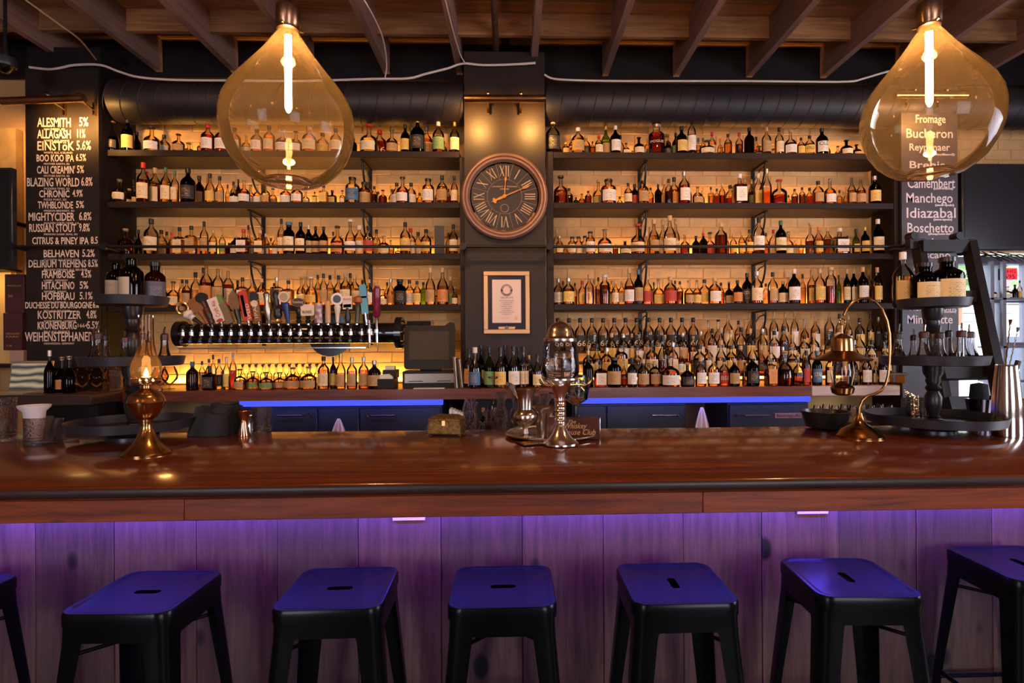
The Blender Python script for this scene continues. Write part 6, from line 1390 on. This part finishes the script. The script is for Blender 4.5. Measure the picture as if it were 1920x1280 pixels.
h0 = carton(20, 656, 46, 681, (.50, .33, .25), 'small pale tan carton under the two brown cartons', None, zb_+.001)
h1 = carton(8, 585, 43, 655, (.075, .022, .022), 'dark brown gift carton with a round crest, lower of two', (("HIGHLAND", .42, .022), ("PARK", .34, .022), ("18", .1, .02)), zb_+h0+.003)
carton(11, 513, 47, 585, (.085, .024, .022), 'dark brown gift carton with gold arch lettering, upper of two', (("MACALLAN", .68, .02), ("30", .4, .03)), zb_+h0+h1+.005)
bottle((P(36, 500, 4.7).x, 4.80, zb_+h0+h1+.27+.06), .07, .26, 'r', 'r', 'r', 'k', 0, 'red labelled bottle standing above the brown cartons', 'bottles by the cartons') if False else None
tv = thing('television', 'black flat television hanging at the edge beyond the beer list', 'television', P(-6, 410, 4.5))
kk = 4.5/F; MB().rbox(-60*kk, 0, -92*kk, 27*kk, .05, 94*kk, .006).build('tv_case', SATIN, tv); MB().box(-58*kk, -.002, -86*kk, 22*kk, .001, 89*kk).build('screen', mat('tv glass', (.012, .013, .016), .12), tv)
MB().cyl((0, 0.05, 0), (0, .42, 0), .02, n=8).build('wall_arm', IRON, tv)
light('wall_fill', 'AREA', (P(14, 215, 4.75).x, 4.72, P(14, 215, 4.75).z), 3.2, AMB, (P(14, 300, 5.0).x, 5.0, P(14, 380, 5.0).z), size=.15)  # added area light, no lamp there, to brighten the tan wall strip
# backlit bottles shelf glow far left below: amber lit panel
gl = thing('lit_wall_niche', 'small amber backlit niche at the edge behind the laptop', 'niche', (P(-2, 600, 4.95).x, 4.95, P(0, 690, 4.95).z))
MB().box(-.25, 0, 0, .10, .03, P(0, 505, 4.95).z-gl.location.z).build('back_panel', mat('niche amber paint', (.75, .5, .18), .7), gl)
light('niche_light', 'AREA', (P(-8, 600, 4.8).x, 4.8, P(0, 510, 4.9).z), 2.5, AMB, (P(-2, 600, 4.9).x, 4.95, P(0, 600, 4.9).z), size=.2)
# dome camera
q = P(10, 138, 4.2); t = thing('dome_camera', 'small round black dome camera under the joists', 'camera', (q.x, q.y, q.z+.05)); k = 4.2/F
MB().lathe([(16*k, 0), (17*k, .01), (17*k, 16*k), (8*k, 18*k)], 28).build('housing', SATIN, t); MB().lathe([(0, -12*k), (7*k, -10*k), (12*k, -5*k), (14*k, 0)], 24, cap1=False).build('dome', thin('smoked dome', (.2, .2, .2), .05, .4), t)
MB().cyl((0, 0, 18*k), (0, 0, ZJ+.27-q.z-.05), .012, n=8).build('mount', IRON, t)

# ================================================================ right side: television, window, street
tv2 = thing('television', 'large black wall television beyond the cheese board', 'television', (0, 0, 0))
a, b = P(1801, 469, 4.78), P(2080, 309, 4.78)
MB().rbox(a.x, 4.76, a.z, b.x, 4.82, b.z, .006).build('tv_case', SATIN, tv2); MB().box(a.x+.02, 4.757, a.z+.03, b.x-.02, 4.761, b.z-.02).build('screen', mat('tv screen glass', (.020, .018, .022), .28), tv2)
MB().box(4.2, 4.82, (a.z+b.z)/2-.1, 4.4, YW+.01, (a.z+b.z)/2+.1).build('wall_mount', IRON, tv2)
for i in range(6):
    wire('tv_cable', [P(1800+i*14, 472, 4.9), P(1822+i*16, 484-3*(i % 3), 4.9), P(1850+i*13, 478, 4.85), P(1880+i*12, 490, 4.9)], .005, IRON, f'loose black cable tangled under the television, {ord_(i+1)} strand from the ladder', 'cable')
FR = mat('grey window frame', (.16, .15, .19), .4)
zw0, zw1 = P(1850, 735, YW).z, P(1850, 489, YW).z
wn = bpy.data.objects.new('window_1', None); COL.objects.link(wn); wn['kind'] = 'structure'
wx0, wx1 = 3.66, 5.44
MB().rbox(wx0, YW-.03, zw1-.03, wx1, YW+.10, zw1+.035, .003).build('frame', FR, wn)
for px, wd in ((1852, .05), (1872, .045), (1921, .04)):
    x = P(px, 600, YW).x; MB().rbox(x, YW-.02, .75, x+wd, YW+.06, zw1-.03, .003).build('mullion', FR, wn)
for py in (563, 646): z = P(1890, py, YW).z; MB().rbox(P(1852, py, YW).x, YW-.022, z-.02, wx1, YW+.05, z+.02, .003).build('mullion', FR, wn)
MB().rbox(wx0, YW-.03, .75, wx1, YW+.10, .80, .003).build('frame', FR, wn)
MB().box(wx0, YW+.02, .80, wx1, YW+.024, zw1-.03).build('pane', thin('window glass', (.92, .95, .97), .01, .1), wn)
# shelf inside the window with dark cupboard and bottles
DC = thing('display_cabinet', 'dark framed glass shelf unit standing in front of the street window', 'cabinet', (P(1868, 700, 4.9).x, 4.88, 0))
xa2, xb2 = P(1855, 700, 4.9).x-DC.location.x, P(1945, 700, 4.9).x-DC.location.x
for z in (P(1890, 558, 4.9).z, P(1890, 648, 4.9).z, P(1890, 712, 4.9).z): MB().rbox(xa2, 0, z-.02, xb2, .15, z, .002).build('shelf_board', FR, DC)
for x in (xa2, P(1878, 700, 4.9).x-DC.location.x): MB().box(x, 0, 0, x+.03, .03, P(1890, 490, 4.9).z).build('upright', FR, DC)
MB().box(xa2+.03, .10, P(1890, 645, 4.9).z, P(1878, 700, 4.9).x-DC.location.x, .12, P(1890, 567, 4.9).z).build('dark_panel', SATIN, DC)
z = P(1890, 558, 4.9).z
for i, (px, h, wd, s, L_, l_) in enumerate(((1862, 20, 12, 's', 'a', 'c'), (1888, 22, 16, 's', 'c', 'w'), (1903, 26, 11, 't', 'd', 'n'), (1912, 34, 8, 't', 'a', 'y'))):
    bottle((P(px, 558, 4.95).x, 4.95, z), wd*4.95/F, h*4.95/F, s, L_, l_, 'k', 0, f'{LNAME[L_]} bottle on the window shelf under the red sign, {ord_(i+1)} from the ladder', 'bottles on the window shelf')
bottle((P(1858, 640, 4.95).x, 4.95, P(1890, 648, 4.9).z), .06, .30, 't', 'c', 'n', 'r', 0, 'clear bottle with red cap on the lower window shelf by the ladder', 'bottles on the window shelf')
a = P(1879, 524, YW-.05); t = thing('window_sign', 'small red sign with dark lettering in the street window', 'sign', a); k = YW/F
MB().rbox(0, 0, 0, 30*k, .01, 22*k, .001).build('sign_panel', mat('sign red', (.75, .03, .04), .5, emit=(.9, .03, .05), estr=.8), t); MB().box(-6*k, 0.0, -1*k, 0, .01, 21*k).build('sign_edge', DK, t)
text("FHG", 9*k, (3*k, -.002, 12.5*k), mat('sign dark ink', (.08, .0, .01), .5), t, width=22*k); text("595", 11*k, (4*k, -.002, 2*k), DK, t, width=20*k)
# street
st('ground', MB().box(-12, 6.0, -.12, 25, 20, -.02), mat('asphalt', (.28, .28, .30), .9))
fac = thing('street_building', 'pale clapboard building across the street', 'building', (9.5, 13.0, 0)); FC = mat('pale siding', (.85, .80, .76), .8)
for i in range(22): MB().box(-6, -.02*(i % 2), .2*i, 8, .12, .2*i+.185).build('siding_board', FC, fac)
MB().box(-6, .12, 0, 8, 3, 4.4).build('building_core', FC, fac)
for x in (-4, -1.2, 1.6): MB().box(x, -.06, 2.4, x+1.1, .02, 3.6).build('window', mat('shop window dark', (.25, .16, .14), .3), fac)
car = thing('parked_car', 'white van parked across the street beyond the window', 'car', (7.9, 9.6, 0)); CP = mat('white car paint', (.85, .85, .88), .25, coat=.5)
MB().prism([(-2.1, .35), (2.1, .35), (2.15, .95), (1.9, 1.1), (1.2, 1.75), (-1.7, 1.8), (-2.05, 1.2)], -.85, .85).build('car_body', CP, car)
for x0, x1 in ((-1.6, -.6), (-.45, .45), (.6, 1.3)): MB().prism([(x0, 1.12), (x1, 1.12), (x1-.08, 1.6), (x0+.05, 1.6)], -.87, -.85).build('car_window', mat('car window', (.05, .06, .09), .1), car)
for x in (-1.35, 1.35): MB().cyl((x, -.88, .34), (x, -.6, .34), .34, n=24).build('wheel', SATIN, car)
for (x, y, s) in ((5.6, 10.9, 0.8), (8.8, 11.0, 0.9), (12.2, 10.9, 0.9)):
    t = thing('street_tree', f'leafy street tree beyond the window, {"first" if x < 7 else "second" if x < 9 else "third"} along the kerb', 'tree', (x, y, 0)); MB().cyl((0, 0, 0), (0, 0, 2.6), .12, .08, n=10).build('trunk', WD, t)
    m = MB()
    for i in range(500):
        v = Vector((rr.gauss(0, .6), rr.gauss(0, .5), 3.3+rr.gauss(0, .5)))*s; v.z = max(v.z, 2.3); d = Matrix.Rotation(rr.random()*6, 3, 'Z') @ Matrix.Rotation(rr.random()*3, 3, 'X')
        m.add([v+d @ Vector(c_)*.12 for c_ in ((-1, 0, 0), (0, .6, 0), (1, 0, 0), (0, -.6, 0))], [(0, 1, 2, 3)])
    m.build('foliage', mat('leaf green', (.22, .34, .12), .6), t, kind='stuff')

# ================================================================ pendants
FIL = emis('glowing filament tube', (1.0, 0.55, 0.17), 130)
def pendant(px, py, Y, label):
    p = P(px, py, Y); t = thing('pendant_lamp', label, 'pendant lamp', p); k = Y/F
    yb = 52
    def pr(l): return [(r_*k, (yb-y)*k) for y, r_ in l]
    MB().lathe(pr([(345, 8), (343, 38), (338, 56), (328, 72), (312, 89), (290, 103), (268, 112), (245, 116.5), (222, 117), (200, 113), (178, 103), (158, 89), (138, 73), (120, 59), (103, 46), (88, 36), (74, 27), (64, 20), (56, 16)]), 72, cap0=False, cap1=False).build('glass_shade', PGLASS, t, ang=80)
    MB().lathe(pr([(338, 44), (334, 40), (331, 22), (330, 4)]), 40, cap0=False).build('glass_punt', PGLASS, t, ang=80)
    MB().lathe(pr([(58, 18), (57, 20), (50, 20), (48, 21.5), (15, 21.5), (12, 19), (12, 4)]), 36).build('metal_cap', mat('aged cap brass', (.30, .17, .10), .28, 1.0, noise=.3), t)
    for a in (0.5, 2.6, 4.7): MB().cyl((19*k*math.cos(a), 19*k*math.sin(a), -4*k+.004), (27*k*math.cos(a), 27*k*math.sin(a), -4*k+.004), .004, n=8).build('thumbscrew', GOLD, t)
    MB().cyl((0, 0, -6*k), (0, 0, -16*k), 9*k, n=20).build('lamp_socket', GOLD, t)
    MB().lathe(pr([(66, 6), (76, 6.2), (200, 6.2), (208, 3), (210, 0)][::-1]), 16).build('bulb_tube', FIL, t)
    m = MB()
    for i in range(5): 
        z = (40+i*0)*k
    top = ZJ-p.z
    m.tube([(0, 0, 40*k), (0.004, 0, 60*k), (0, 0, 90*k), (0, 0, top+.2)], .006, 6); m.tube([(.012*math.cos(a), 0, 46*k+.014*math.sin(a)) for a in [2*math.pi*i/14 for i in range(14)]], .003, 6, closed=True)
    m.build('hanging_cord', IRON, t)
    light('pendant_bulb', 'POINT', (p.x, p.y, p.z-(135-52)*k), 20, (1.0, 0.55, 0.20), shadow_soft_size=0.03)
pendant(540, 52, 2.0, 'big teardrop glass pendant lamp hanging over the bar beside the clock column')
pendant(1742, 46, 2.0, 'big teardrop glass pendant lamp hanging before the cheese chalkboard')
